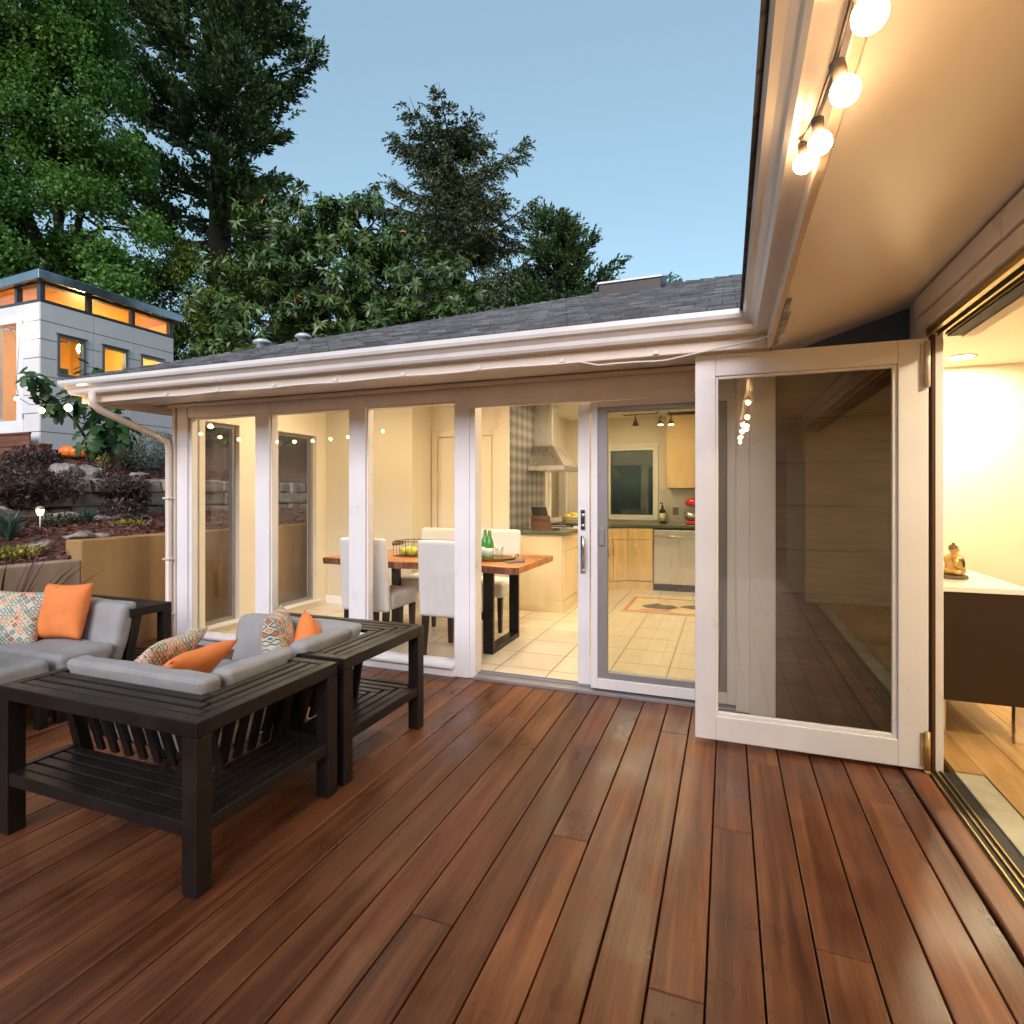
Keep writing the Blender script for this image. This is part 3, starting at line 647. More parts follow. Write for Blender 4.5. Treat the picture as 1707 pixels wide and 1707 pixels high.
# ---- roof: lapped shingle courses on the hip, the right wing beyond
PT = 0.397; X0, Y0, Z0 = -5.10, 3.06, 2.268; AR = 3.62
b = MB(); n = 40; ex = AR / n
for i in range(n):
    a0 = i * ex; a1 = (i + 1) * ex + 0.02; t_ = 0.013 + 0.006 * (i % 3 == 1)
    xl = X0 + a0 + 0.01
    P = [(xl, Y0 + a0, Z0 + PT * a0 + t_), (0.10 + a0, Y0 + a0, Z0 + PT * a0 + t_), (0.10 + a1, Y0 + a1, Z0 + PT * a1 + 0.001), (xl, Y0 + a1, Z0 + PT * a1 + 0.001)]
    Q = [(p[0], p[1], p[2] - (0.013 if j < 2 else 0.010)) for j, p in enumerate(P)]
    b.hexa(Q, P)
roof = b.build("roof", "shingle", hs)
b = MB()   # hip caps and ridge caps
for i in range(n):
    a0 = i * ex; a1 = (i + 1) * ex + 0.03
    b.hexa([(X0 + a0 - 0.05, Y0 + a0 + 0.05, Z0 + PT * a0 + 0.0), (X0 + a0 + 0.09, Y0 + a0 - 0.0, Z0 + PT * a0 + 0.0), (X0 + a1 + 0.09, Y0 + a1, Z0 + PT * a1 + 0.0), (X0 + a1 - 0.05, Y0 + a1 + 0.05, Z0 + PT * a1 + 0.0)],
           [(X0 + a0 + 0.0, Y0 + a0 + 0.05, Z0 + PT * a0 + 0.035), (X0 + a0 + 0.06, Y0 + a0 + 0.01, Z0 + PT * a0 + 0.03), (X0 + a1 + 0.06, Y0 + a1 + 0.01, Z0 + PT * a1 + 0.018), (X0 + a1, Y0 + a1 + 0.05, Z0 + PT * a1 + 0.02)])
for i in range(46):
    x = X0 + AR + i * 0.15
    b.hexa([(x, Y0 + AR - 0.11, Z0 + PT * AR - 0.03), (x + 0.17, Y0 + AR - 0.11, Z0 + PT * AR - 0.035), (x + 0.17, Y0 + AR + 0.11, Z0 + PT * AR - 0.035), (x, Y0 + AR + 0.11, Z0 + PT * AR - 0.03)],
           [(x, Y0 + AR - 0.02, Z0 + PT * AR + 0.035), (x + 0.17, Y0 + AR - 0.02, Z0 + PT * AR + 0.022), (x + 0.17, Y0 + AR + 0.02, Z0 + PT * AR + 0.022), (x, Y0 + AR + 0.02, Z0 + PT * AR + 0.035)])
b.build("ridge_cap", "shingle", roof)
zr = Z0 + PT * AR; b = MB()
b.add([(X0, Y0, Z0), (X0, Y0 + 2 * AR, Z0), (X0 + AR, Y0 + AR, zr)], [(2, 1, 0)])
b.add([(X0, Y0 + 2 * AR, Z0), (5.5, Y0 + 2 * AR, Z0), (5.5, Y0 + AR, zr), (X0 + AR, Y0 + AR, zr)], [(3, 2, 1, 0)])
b.build("roof_back", "shingle_side", hs, recalc=False)
b = MB(); b.hexa([(0.06, -3.7, 2.262), (4.5, -3.7, 2.262 + 4.44 * PT), (4.5, 7.5, 2.262 + 4.44 * PT), (0.06, 3.06, 2.262)],
                 [(0.06, -3.7, 2.285), (4.5, -3.7, 2.285 + 4.44 * PT), (4.5, 7.5, 2.285 + 4.44 * PT), (0.06, 3.06, 2.285)])
# keep the right wing roof outside the kitchen roof so neither covers the other from the deck
b.build("side_roof", "shingle_side", hs)
# roof vents and skylight
for (x, y, r_) in ((-4.27, 4.37, 0.085), (-3.90, 4.52, 0.075)):
    z = Z0 + PT * (y - Y0)
    b = MB(); b.lathe([(r_ * 0.62, -0.06), (r_ * 0.62, 0.03), (r_ * 1.05, 0.035), (r_ * 1.0, 0.055), (r_ * 0.6, 0.075), (0.01, 0.082)], (x, y, z), 18); b.build("roof_vent", "vent_metal", hs)
sx, sy = -0.98, 6.15; sz = Z0 + PT * (sy - Y0)
b = MB(); b.hexa([(sx - 0.33, sy, sz - 0.02), (sx + 0.33, sy, sz - 0.02), (sx + 0.33, sy + 0.66, sz + 0.24), (sx - 0.33, sy + 0.66, sz + 0.24)],
                 [(sx - 0.33, sy, sz + 0.13), (sx + 0.33, sy, sz + 0.13), (sx + 0.33, sy + 0.66, sz + 0.38), (sx - 0.33, sy + 0.66, sz + 0.38)])
sk = b.build("skylight", "skylight_frame", hs, bevel=0.005)
b = MB(); b.hexa([(sx - 0.345, sy - 0.015, sz + 0.132), (sx + 0.345, sy - 0.015, sz + 0.132), (sx + 0.345, sy + 0.68, sz + 0.385), (sx - 0.345, sy + 0.68, sz + 0.385)],
                 [(sx - 0.345, sy - 0.015, sz + 0.155), (sx + 0.345, sy - 0.015, sz + 0.155), (sx + 0.345, sy + 0.68, sz + 0.408), (sx - 0.345, sy + 0.68, sz + 0.408)])
b.build("flashing", "gutter", sk, bevel=0.006)

# ---------------------------------------------------------------- rooms behind the glass
ZF = 0.022; ZC = 2.50; XL = -4.55; YB = 8.68; XT = -2.35
b = MB(); b.box(-4.69, 0.80, YF + 0.118, YB, -0.1, ZF); tag(b.build("tile_floor", "floor_tile"), kind='structure')
b = MB(); holes_wall(b, 'X', XL - 0.14, XL, YF + 0.10, 5.68, -0.02, ZC, [(3.96, 4.36, 0.10, 2.03), (4.78, 5.50, 0.10, 2.03)])
b.build("side_wall", "interior_wall", hs)
for y0, y1 in ((3.96, 4.36), (4.78, 5.50)):
    b = MB(); holes_wall(b, 'X', XL - 0.10, XL - 0.055, y0, y1, 0.10, 2.03, [(y0 + 0.035, y1 - 0.035, 0.135, 1.995)])
    w = b.build("window", "screen_frame", hs)
    MB().box(XL - 0.082, XL - 0.076, y0 + 0.03, y1 - 0.03, 0.13, 2.0).build("pane", "glass", w)
    MB().box(XL - 0.05, XL + 0.03, y0 - 0.02, y1 + 0.02, 0.075, 0.099).build("sill", "trim", w, bevel=0.004)
b = MB()
b.box(XL - 0.14, -3.36, 5.682, 5.80, 0, ZC); b.box(-3.48, -3.36, 5.802, 6.14, 0, ZC)
b.build("pantry_wall", "interior_shaded", hs)  # painted darker than the other walls to carry its shade
b = MB(); b.box(XL, -3.362, 5.664, 5.681, ZF, ZF + 0.10); b.build("baseboard", "trim", hs, bevel=0.004)
b = MB(); b.box(-3.48, XT - 0.12, 6.142, 6.26, 0, ZC); b.build("closet_wall", "interior_wall", hs)
for x0, x1 in ((-3.27, -2.86), (-2.855, -2.56)):
    b = MB(); b.box(x0 + 0.004, x1 - 0.004, 6.122, 6.141, ZF + 0.02, 2.02); d_ = b.build("closet_door", "interior_wall", hs, bevel=0.004)
    MB().box(x0 - 0.01, x0 + 0.012, 6.112, 6.124, 1.52, 1.60).build("hinge", "plate_white", d_)
b = MB(); b.box(-3.35, -3.275, 6.118, 6.141, ZF, 2.10); b.box(-2.555, -2.47, 6.118, 6.141, ZF, 2.10); b.box(-3.275, -2.555, 6.118, 6.141, 2.03, 2.10); b.build("door_casing", "interior_wall", hs, bevel=0.004)
b = MB(); holes_wall(b, 'X', XT - 0.12, XT, 6.262, YB, 0, ZC, [(7.72, 8.52, 0.98, 1.93)]); b.box(XT - 0.12, XT, 6.118, 6.262, 0, ZC); b.build("range_wall", "interior_wall", hs)
b = MB(); b.box(XT + 0.001, XT + 0.012, 6.15, 7.47, 0.925, ZC); b.build("wall_tile", "lozenge_tile", hs)
b = MB(); holes_wall(b, 'X', XT + 0.001, XT + 0.03, 7.64, 8.60, 0.935, 2.0, [(7.73, 8.51, 1.0, 1.92)]); w = b.build("window", "trim", hs, bevel=0.004)
MB().box(XT - 0.07, XT - 0.064, 7.72, 8.52, 0.98, 1.93).build("pane", "glass", w)
b = MB(); v = []
for i in range(61):
    y = 7.98 + i * 0.0087; v.append((XT - 0.10 + 0.02 * math.sin(i * 1.3), y))
b.extrude(v, lambda p: (p[0], p[1], 0.985), lambda p: (p[0], p[1], 1.925), closed=False, smooth=True); cu = b.build("curtain", "night_curtain", recalc=False)
tag(cu, "olive brown curtain in the kitchen window behind the range hood", "curtain")
b = MB(); holes_wall(b, 'Y', YB, YB + 0.12, XT - 0.12, 0.92, 0, ZC, [(-1.70, -1.02, 1.03, 2.00)]); b.build("back_wall", "interior_wall", hs)
b = MB(); holes_wall(b, 'Y', YB - 0.03, YB - 0.001, -1.80, -0.95, 0.955, 2.08, [(-1.66, -1.03, 1.03, 2.0)]); b.box(-1.82, -0.93, YB - 0.045, YB - 0.031, 2.055, 2.10); w = b.build("window", "trim", hs, bevel=0.004)
MB().box(-1.69, -1.01, YB + 0.05, YB + 0.056, 1.02, 2.01).build("pane", "glass", w)
b = MB(); b.box(0.80, 0.90, YF + 0.11, YB, 0, ZC); b.build("partition", "interior_wall", hs)
b = MB(); b.box(-4.69, 0.9, YF + 0.097, YB, ZC, ZC + 0.05); b.box(-4.69, 0.9, YF + 0.098, YF + 0.13, 2.148, ZC - 0.001); b.build("kitchen_ceiling", "ceiling", hs)
# living room
b = MB()
for k in range(26):
    x0 = XR + 0.237 + k * 0.185; b.cur = random.random()
    ys = [-1.3, 0.2 + (k * 13 % 11) * 0.13, 2.4 + (k * 7 % 9) * 0.22, 5.7]
    for y0, y1 in zip(ys, ys[1:]):
        b.cur = random.random(); b.box(x0 + 0.0012, x0 + 0.1838, y0, y1 - 0.001, -0.05, 0.020)
b.box(XR + 0.119, XR + 0.2365, 3.312, 5.70, -0.05, 0.020)
fl = b.build("oak_floor", "oak_floor", attr="board", bevel=0.0015); tag(fl, kind='structure')
b = MB(); b.box(XR + 0.11, 5.6, 5.70, 5.82, 0, 2.42); b.box(5.5, 5.6, -1.3, 5.70, 0, 2.42); b.box(XR + 0.11, 5.6, -1.42, -1.3, 0, 2.42)
b.box(XR + 0.083, XR + 0.13, 3.62, 5.70, 0.0, 2.42); b.box(XR + 0.083, XR + 0.086, 3.361, 3.62, 0.0, 2.42); b.box(XR, XR + 0.12, -3.6, -1.31, 0, 2.40)
b.build("living_room_wall", "interior_wall", hs)
b = MB(); b.box(XR + 0.201, 5.5, -1.3, 5.70, 2.40, 2.45); b.build("living_room_ceiling", "ceiling", hs)

# ---------------------------------------------------------------- lamps of the rooms
def downlight(x, y, z, name_label, cat="ceiling light", r=0.062, m="downlight_glow"):
    t = thing("downlight", name_label, cat, (x, y, z))
    b = MB(); b.lathe([(r + 0.028, 0), (r + 0.028, -0.006), (r + 0.004, -0.008), (r + 0.003, -0.001)], (x, y, z - 0.001), 20); b.build("trim_ring", "white_gloss", t)
    b = MB(); b.lathe([(r, -0.002), (r, -0.006)], (x, y, z - 0.001), 20, False); b.build("diffuser", m, t)
for x, y, l in ((-3.7, 4.65, "round recessed downlight over the left end of the dining table"), (-2.2, 4.65, "round recessed downlight over the right end of the dining table"),
                (-0.75, 4.7, "round recessed downlight inside the sliding door"), (-1.35, 5.75, "round recessed downlight in front of the range"),
                (-0.2, 6.6, "round recessed downlight beside the track light"), (-1.25, 7.45, "round recessed downlight near the kitchen window")):
    downlight(x, y, ZC, l)
for x, y, l in ((1.68, 5.30, "round recessed downlight above the brass statue"), (1.75, 2.6, "round recessed downlight near the open folding door"),
                (3.3, 4.2, "round recessed downlight deep in the living room"), (2.6, 0.6, "round recessed downlight at the near end of the living room")):
    downlight(x, y, 2.40, l, r=0.070, m="living_glow")
# track light
t = thing("track_light", "bronze kitchen track light with bent arms and small spot heads", "track light", (-0.72, 6.6, ZC))
b = MB(); b.lathe([(0.06, 0), (0.06, -0.02), (0.02, -0.03)], (-0.72, 6.6, ZC - 0.002), 16); b.tube([(-0.72, 6.6, ZC - 0.03), (-0.72, 6.6, 2.27)], 0.008); b.build("canopy", "wire_dark", t)
b = MB(); b.tube([(-1.12, 6.6, 2.252), (-0.74, 6.6, 2.255), (-0.73, 6.6, 2.255)], 0.007); b.tube([(-0.74, 6.6, 2.25), (-0.74, 6.6, 2.30), (-0.60, 6.55, 2.285), (-0.60, 6.55, 2.245)], 0.007); b.tube([(-0.62, 6.55, 2.242), (0.2, 6.3, 2.235)], 0.010)
b.build("rail", "wire_dark", t)
for x, y, z, on in ((-0.98, 6.6, 2.235, False), (-0.70, 6.6, 2.235, True), (-0.58, 6.54, 2.225, True), (-0.10, 6.40, 2.225, True)):
    b = MB(); b.tube([(x, y, z + 0.02), (x, y, z - 0.03)], 0.006); b.lathe([(0.012, -0.03), (0.018, -0.05), (0.038, -0.105), (0.034, -0.105)], (x, y, z), 14); h = b.build("spot_head", "wire_dark", t)
    if on:
        b = MB(); b.lathe([(0.028, -0.100), (0.028, -0.112)], (x, y, z), 12, False); b.build("lamp", "lamp_glow", h)

# ---------------------------------------------------------------- kitchen
def pr(mb, pts, z0, z1):
    n = len(pts)
    return mb.add([(x, y, z0) for x, y in pts] + [(x, y, z1) for x, y in pts], [tuple(range(n - 1, -1, -1)), tuple(range(n, 2 * n))] + [(i, (i + 1) % n, n + (i + 1) % n, n + i) for i in range(n)])
t = thing("base_cabinet", "pale cabinet run ending beside the dining table, dark green counter on top", "cabinet", (-2.0, 6.5, ZF))
b = MB(); b.box(XT + 0.002, -1.715, 6.13, 6.775, 0.16, 0.885); b.build("carcass", "cabinet_end", t, bevel=0.003)
b = MB(); b.box(XT + 0.002, -1.70, 6.122, 6.775, ZF, 0.158); b.build("plinth", "cabinet_end", t, bevel=0.003)
for z0, z1 in ((0.165, 0.70), (0.708, 0.88)):
    MB().box(-1.714, -1.698, 6.145, 6.77, z0, z1).build("drawer_front", "cabinet_end", t, bevel=0.003)
b = MB(); b.box(XT + 0.013, -1.668, 6.105, 6.775, 0.887, 0.925); b.build("countertop", "counter", t, bevel=0.004)
# range
t = thing("kitchen_range", "stainless gas range under the hood with white pans of its hob", "range", (-2.0, 7.15, ZF))
b = MB(); b.box(XT + 0.013, -1.72, 6.78, 7.54, ZF + 0.04, 0.90); b.build("body", "steel", t, bevel=0.004)
b = MB(); b.box(XT + 0.013, -1.70, 6.78, 7.54, 0.901, 0.925); b.build("hob", "white_gloss", t, bevel=0.004)
for y in (6.95, 7.35):
    b = MB()
    for x in (-2.18, -1.90):
        b.box(x - 0.10, x + 0.10, y - 0.006, y + 0.006, 0.928, 0.942); b.box(x - 0.006, x + 0.006, y - 0.13, y + 0.13, 0.928, 0.942)
    b.box(-2.10, -1.98, y - 0.006, y + 0.006, 0.928, 0.940); b.build("grate", "black_iron", t)
b = MB(); b.box(-1.719, -1.70, 6.80, 7.52, 0.22, 0.74); b.build("oven_door", "plastic_black", t, bevel=0.004)
b = MB(); b.tube([(-1.66, 6.84, 0.70), (-1.66, 7.48, 0.70)], 0.012); b.tube([(-1.70, 6.86, 0.70), (-1.66, 6.86, 0.70)], 0.008); b.tube([(-1.70, 7.46, 0.70), (-1.66, 7.46, 0.70)], 0.008); b.build("handle", "chrome", t)
for k in range(5): MB().tube([(-1.72, 6.88 + k * 0.13, 0.82), (-1.685, 6.88 + k * 0.13, 0.82)], 0.022, 12).build("knob", "chrome", t)
# hood
t = thing("range_hood", "brushed steel pyramid range hood with a tall square flue", "range hood", (-2.1, 7.15, 1.63))
b = MB(); b.box(XT + 0.013, -1.865, 6.76, 7.54, 1.640, 1.700); b.build("rim", "steel_brush", t, bevel=0.003)
b = MB(); b.hexa([(XT + 0.013, 6.762, 1.702), (-1.868, 6.762, 1.702), (-1.868, 7.538, 1.702), (XT + 0.013, 7.538, 1.702)], [(XT + 0.013, 7.0, 1.965), (-2.085, 7.0, 1.965), (-2.085, 7.30, 1.965), (XT + 0.013, 7.30, 1.965)]); b.build("canopy", "steel_brush", t, bevel=0.002)
b = MB(); b.box(XT + 0.013, -2.09, 7.005, 7.295, 1.966, ZC - 0.003); b.build("flue", "steel_brush", t, bevel=0.002)
# corner run + sink run
t = thing("base_cabinet", "honey maple cabinet run turning the kitchen corner beside the dishwasher", "cabinet", (-1.5, 8.2, ZF))
fr = [(XT + 0.002, 7.56), (-1.70, 7.56), (-1.70, 7.72), (-1.30, 8.035), (-0.955, 8.035), (-0.955, 8.63), (XT + 0.002, 8.63)]
b = MB(); pr(b, fr, 0.135, 0.875); b.build("carcass", "maple_cabinet", t, bevel=0.002)
fr2 = [(XT + 0.002, 7.56), (-1.66, 7.56), (-1.66, 7.70), (-1.28, 8.01), (-0.955, 8.01), (-0.955, 8.63), (XT + 0.002, 8.63)]
b = MB(); pr(b, fr2, ZF, 0.132); b.build("plinth", "maple_cabinet", t)
def panel(p, q, z0, z1, th=0.018):
    p = Vector((*p, 0)); q = Vector((*q, 0)); d = (q - p); n = Vector((d.y, -d.x, 0)).normalized() * th
    return MB().hexa([(p.x, p.y, z0), (q.x, q.y, z0), (q.x + n.x, q.y + n.y, z0), (p.x + n.x, p.y + n.y, z0)], [(p.x, p.y, z1), (q.x, q.y, z1), (q.x + n.x, q.y + n.y, z1), (p.x + n.x, p.y + n.y, z1)])
for p, q in (((-1.285, 8.034), (-0.965, 8.034)), ((-1.66, 7.752), (-1.49, 7.885)), ((-1.48, 7.893), (-1.315, 8.02))):
    d_ = panel(p, q, 0.145, 0.71).build("door", "maple_cabinet", t, bevel=0.003)
    x = (p[0] + q[0]) / 2 + (0.06 if p[0] < -1.6 else -0.06); yv = (p[1] + q[1]) / 2 + (0.045 if p[0] < -1.6 else (-0.048 if p[0] < -1.4 else 0))
    MB().tube([(x, yv - 0.05, 0.50), (x, yv - 0.05, 0.66)], 0.006).build("handle", "steel", d_)
for p, q in (((-1.285, 8.034), (-0.965, 8.034)), ((-1.66, 7.752), (-1.315, 8.02))): panel(p, q, 0.718, 0.868).build("drawer", "maple_cabinet", t, bevel=0.003)
ft = [(XT + 0.013, 7.545), (-1.672, 7.545), (-1.672, 7.71), (-1.285, 8.005), (0.78, 8.005), (0.78, 8.64), (XT + 0.013, 8.64)]
b = MB(); pr(b, ft, 0.882, 0.922); b.build("countertop", "counter", t, bevel=0.004)
t = thing("dishwasher", "stainless dishwasher with a bar handle under the green counter", "dishwasher", (-0.65, 8.3, ZF))
b = MB(); b.box(-0.950, -0.35, 8.04, 8.63, 0.10, 0.870); b.build("body", "plastic_black", t)
b = MB(); b.box(-0.945, -0.355, 8.015, 8.038, 0.115, 0.855); b.build("door", "steel_brush", t, bevel=0.006)
b = MB(); b.tube([(-0.92, 7.985, 0.775), (-0.65, 7.975, 0.770), (-0.38, 7.985, 0.775)], 0.012); b.box(-0.92, -0.905, 7.985, 8.014, 0.768, 0.782); b.box(-0.395, -0.38, 7.985, 8.014, 0.768, 0.782); b.build("handle", "steel", t)
b = MB(); b.box(-0.95, -0.35, 8.03, 8.06, ZF, 0.098); b.build("toe_kick", "plastic_black", t)
t = thing("wall_cabinet", "tall honey maple wall cabinet above the red mixer", "cabinet", (-0.4, 8.5, 1.43))
b = MB(); b.box(-0.80, 0.78, 8.34, 8.675, 1.43, 2.46); b.build("carcass", "maple_cabinet", t)
for x0, x1 in ((-0.798, -0.31), (-0.305, 0.2)): MB().box(x0, x1, 8.32, 8.339, 1.432, 2.455).build("door", "maple_cabinet", t, bevel=0.003)
b = MB(); b.box(-0.93, 0.78, 8.664, 8.678, 0.924, 1.425)
t = b.build("splashback", "steel"); tag(t, "grey metallic splashback below the wall cabinet", "splashback")
b = MB(); b.box(-0.745, -0.665, 8.655, 8.663, 1.04, 1.15); t = b.build("wall_socket", "plate_grey", bevel=0.003); tag(t, "dark wall socket on the metallic splashback", "socket")
b = MB(); b.box(-4.18, -4.10, 5.668, 5.680, 0.33, 0.46); t = b.build("wall_socket", "plate_white", bevel=0.004); tag(t, "white wall socket low on the dining room wall", "socket")
t = thing("soap_bottle", "dark bottle with a cream label on the counter below the window", "bottle", (-0.875, 8.50, 0.922))
b = MB(); b.lathe([(0.042, 0), (0.044, 0.02), (0.044, 0.17), (0.040, 0.19), (0.016, 0.205), (0.015, 0.225)], (-0.875, 8.50, 0.923)); b.build("glass", "amber_dark", t)
b = MB(); b.lathe([(0.0455, 0.03), (0.0455, 0.145)], (-0.875, 8.50, 0.923)); b.build("paper_label", "cream_label", t)
b = MB(); b.lathe([(0.018, 0.226), (0.018, 0.25), (0.008, 0.252), (0.007, 0.29)], (-0.875, 8.50, 0.923)); b.box(-0.915, -0.868, 8.49, 8.51, 1.205, 1.220); b.build("pump", "plastic_black", t)
t = thing("stand_mixer", "red stand mixer on the green counter against the splashback", "mixer", (-0.42, 8.38, 0.922))
b = MB(); b.box(-0.55, -0.27, 8.30, 8.52, 0.923, 0.965); b.build("base", "mixer_red", t, bevel=0.018, seg=3)
b = MB(); b.hexa([(-0.40, 8.34, 0.966), (-0.28, 8.34, 0.966), (-0.28, 8.48, 0.966), (-0.40, 8.48, 0.966)], [(-0.38, 8.36, 1.16), (-0.28, 8.36, 1.16), (-0.28, 8.46, 1.16), (-0.38, 8.46, 1.16)]); b.build("column", "mixer_red", t, bevel=0.015, seg=3)
b = MB(); b.ball((-0.40, 8.41, 1.225), 0.075, 18, 12, (2.1, 0.95, 0.95)); b.build("head", "mixer_red", t)
b = MB(); b.lathe([(0.05, 0.0), (0.09, 0.03), (0.105, 0.12)], (-0.475, 8.41, 0.966)); b.build("bowl", "chrome", t)
# book stand, basket of lemons, shaker
t = thing("cookbook_stand", "dark open cookbook on a tilted wooden stand at the counter end", "book stand", (-2.05, 6.4, 0.926))
b = MB(); b.hexa([(-2.16, 6.36, 0.927), (-1.90, 6.34, 0.927), (-1.90, 6.36, 0.927), (-2.16, 6.38, 0.927)], [(-2.19, 6.44, 1.09), (-1.95, 6.42, 1.09), (-1.95, 6.435, 1.09), (-2.19, 6.455, 1.09)]); b.bar((-1.90, 6.35, 0.94), (-1.87, 6.52, 0.935), 0.03, 0.02); b.build("easel", "step_wood", t)
b = MB(); b.hexa([(-2.15, 6.43, 1.03), (-1.96, 6.42, 1.03), (-1.96, 6.45, 1.03), (-2.15, 6.46, 1.03)], [(-2.20, 6.47, 1.19), (-2.01, 6.455, 1.19), (-2.01, 6.48, 1.19), (-2.20, 6.495, 1.19)]); b.build("cookbook", "plastic_black", t)
t = thing("wicker_basket", "pale woven basket on the counter behind the range", "basket", (-2.02, 7.76, 0.923))
b = MB(); pf = [(0.10, 0.0), (0.135, 0.03), (0.145, 0.10), (0.148, 0.115), (0.140, 0.115), (0.128, 0.035), (0.09, 0.012)]; b.lathe(pf, (-2.02, 7.76, 0.924), 24); b.build("bowl", "wicker", t)
b = MB()
for i in range(24):
    a = i * math.pi / 12
    for z in (0.05, 0.082): b.box(-2.02 + 0.142 * math.cos(a) - 0.007, -2.02 + 0.142 * math.cos(a) + 0.007, 7.76 + 0.142 * math.sin(a) - 0.007, 7.76 + 0.142 * math.sin(a) + 0.007, 0.924 + z, 0.924 + z + 0.014)
b.build("weave", "tray_wood", t)
for i, (x, y, z) in enumerate([(-2.07, 7.70, 1.035), (-1.97, 7.70, 1.04), (-2.02, 7.79, 1.045), (-2.10, 7.80, 1.03), (-1.94, 7.81, 1.03)]):
    b = MB(); b.ball((x, y, z), 0.043, 12, 8, (1.15, 1, 1)); tag(b.build("lemon", "lemon"), "yellow lemon heaped in the pale woven basket", "lemon", "lemons in the basket")
b = MB(); b.lathe([(0.022, 0), (0.024, 0.08), (0.016, 0.10), (0.010, 0.115)], (-2.22, 7.5 - 0.85, 0.926)); tag(b.build("salt_shaker", "chrome"), "small steel shaker beside the lozenge tiled wall", "shaker")
# rug
t = thing("rug", "cream kitchen rug with a rust border and dark leaf motif", "rug", (-0.70, 6.95, ZF))
MB().box(-1.13, 0.1, 6.45, 7.40, ZF + 0.001, ZF + 0.010).build("pile", "rug", t)
b = MB(); z = ZF + 0.012
for x0, x1, y0, y1 in ((-1.10, 0.07, 6.475, 6.515), (-1.10, 0.07, 7.335, 7.375), (-1.10, -1.06, 6.515, 7.335), (0.03, 0.07, 6.515, 7.335)): b.box(x0, x1, y0, y1, z - 0.001, z + 0.001)
b.build("border", "rug_border", t)
b = MB(); b.add([(-0.86, 6.70, z), (-0.62, 6.66, z), (-0.52, 6.82, z), (-0.60, 6.95, z), (-0.70, 6.93, z), (-0.78, 7.02, z), (-0.88, 6.90, z), (-0.95, 6.80, z)], [tuple(range(8))])
b.add([(-0.36, 6.78, z), (-0.16, 6.84, z), (-0.20, 7.00, z), (-0.32, 7.06, z), (-0.46, 6.98, z), (-0.52, 6.86, z)], [tuple(range(6))]); b.build("motif", "rug_motif", t)
b = MB(); b.add([(-0.95, 6.56, z), (-0.55, 6.55, z), (-0.62, 6.64, z), (-0.86, 6.64, z)], [(0, 1, 2, 3)]); b.build("flourish", "rug_border", t)

# ---------------------------------------------------------------- dining table and chairs
t = thing("dining_table", "live edge slab dining table on black U shaped steel legs", "table", (-2.45, 4.62, ZF))
TX0, TX1, TY0, TY1 = -3.42, -1.52, 4.20, 5.10
b = MB(); b.cur = 0.6
wob = lambda x: 0.022 * math.sin(x * 5.1) + 0.014 * math.sin(x * 13 + 1)
front = [(TX0 + (TX1 - TX0) * i / 24, TY0 + wob(TX0 + (TX1 - TX0) * i / 24)) for i in range(25)]
back = [(x, TY1 - 0.6 * (y - TY0)) for x, y in reversed(front)]
pr(b, [(x, y + 0.008) for x, y in front] + back, 0.722, 0.772); b.build("tabletop", "slab_wood", t, attr="board")
b = MB(); vs = front
b.extrude([(0, 0.7155), (-0.016, 0.728), (-0.018, 0.752), (0.004, 0.7735), (0.006, 0.7735), (0.006, 0.7155)], lambda p: (TX0, front[0][1] + p[0], p[1]), lambda p: (TX0, front[0][1] + p[0], p[1]))
b = MB()
for (xa, ya), (xb, yb) in zip(front, front[1:]): b.hexa([(xa, ya - 0.004, 0.716), (xb, yb - 0.004, 0.716), (xb, yb + 0.007, 0.716), (xa, ya + 0.007, 0.716)], [(xa, ya - 0.012, 0.770), (xb, yb - 0.012, 0.770), (xb, yb + 0.007, 0.770), (xa, ya + 0.007, 0.770)])
b.build("bark_edge", "slab_edge", t, attr="board")
for x in (-3.12, -1.85):
    b = MB(); b.box(x - 0.045, x + 0.045, 4.34, 4.375, ZF + 0.001, 0.716); b.box(x - 0.045, x + 0.045, 4.945, 4.98, ZF + 0.001, 0.716); b.box(x - 0.045, x + 0.045, 4.376, 4.944, ZF + 0.001, ZF + 0.045); b.build("leg", "black_iron", t, bevel=0.002)

def chair(label, x, y, rz, first=[]):
    """upholstered dining chair facing local +Y"""
    if not first:
        t = thing("dining_chair", label, "chair", (x, y, ZF), "upholstered chairs round the dining table", rz)
        b = MB(); b.box(-0.225, 0.225, -0.19, 0.26, 0.335, 0.478); b.build("seat", "chair_cloth", t, bevel=0.035, seg=4, local=True)
        b = MB(); b.hexa([(-0.232, -0.27, 0.33), (0.232, -0.27, 0.33), (0.232, -0.195, 0.33), (-0.232, -0.195, 0.33)], [(-0.222, -0.325, 0.955), (0.222, -0.325, 0.955), (0.222, -0.25, 0.955), (-0.222, -0.25, 0.955)])
        b.build("backrest", "chair_cloth", t, bevel=0.03, seg=4, local=True)
        for sx in (-1, 1):
            for yy, lean in ((0.21, 0.0), (-0.225, -0.03)):
                b = MB(); w0, w1 = 0.024, 0.016; x_ = sx * 0.19
                b.hexa([(x_ - w1, yy + lean - w1, 0.001), (x_ + w1, yy + lean - w1, 0.001), (x_ + w1, yy + lean + w1, 0.001), (x_ - w1, yy + lean + w1, 0.001)], [(x_ - w0, yy - w0, 0.334), (x_ + w0, yy - w0, 0.334), (x_ + w0, yy + w0, 0.334), (x_ - w0, yy + w0, 0.334)])
                b.build("leg", "dark_leg", t, local=True)
        first.append(t); return t
    t = first[0].copy(); COL.objects.link(t); t.location = (x, y, ZF); t.rotation_euler = (0, 0, rz); t['label'] = label
    for c in list(first[0].children):
        d = c.copy(); COL.objects.link(d); d.parent = t
    return t
chair("white dining chair behind the second window post, left of the other near chair", -2.88, 4.34, R(1))
chair("dining chair with a shaded blue grey back in front of the wire fruit basket", -2.12, 4.35, R(-1))
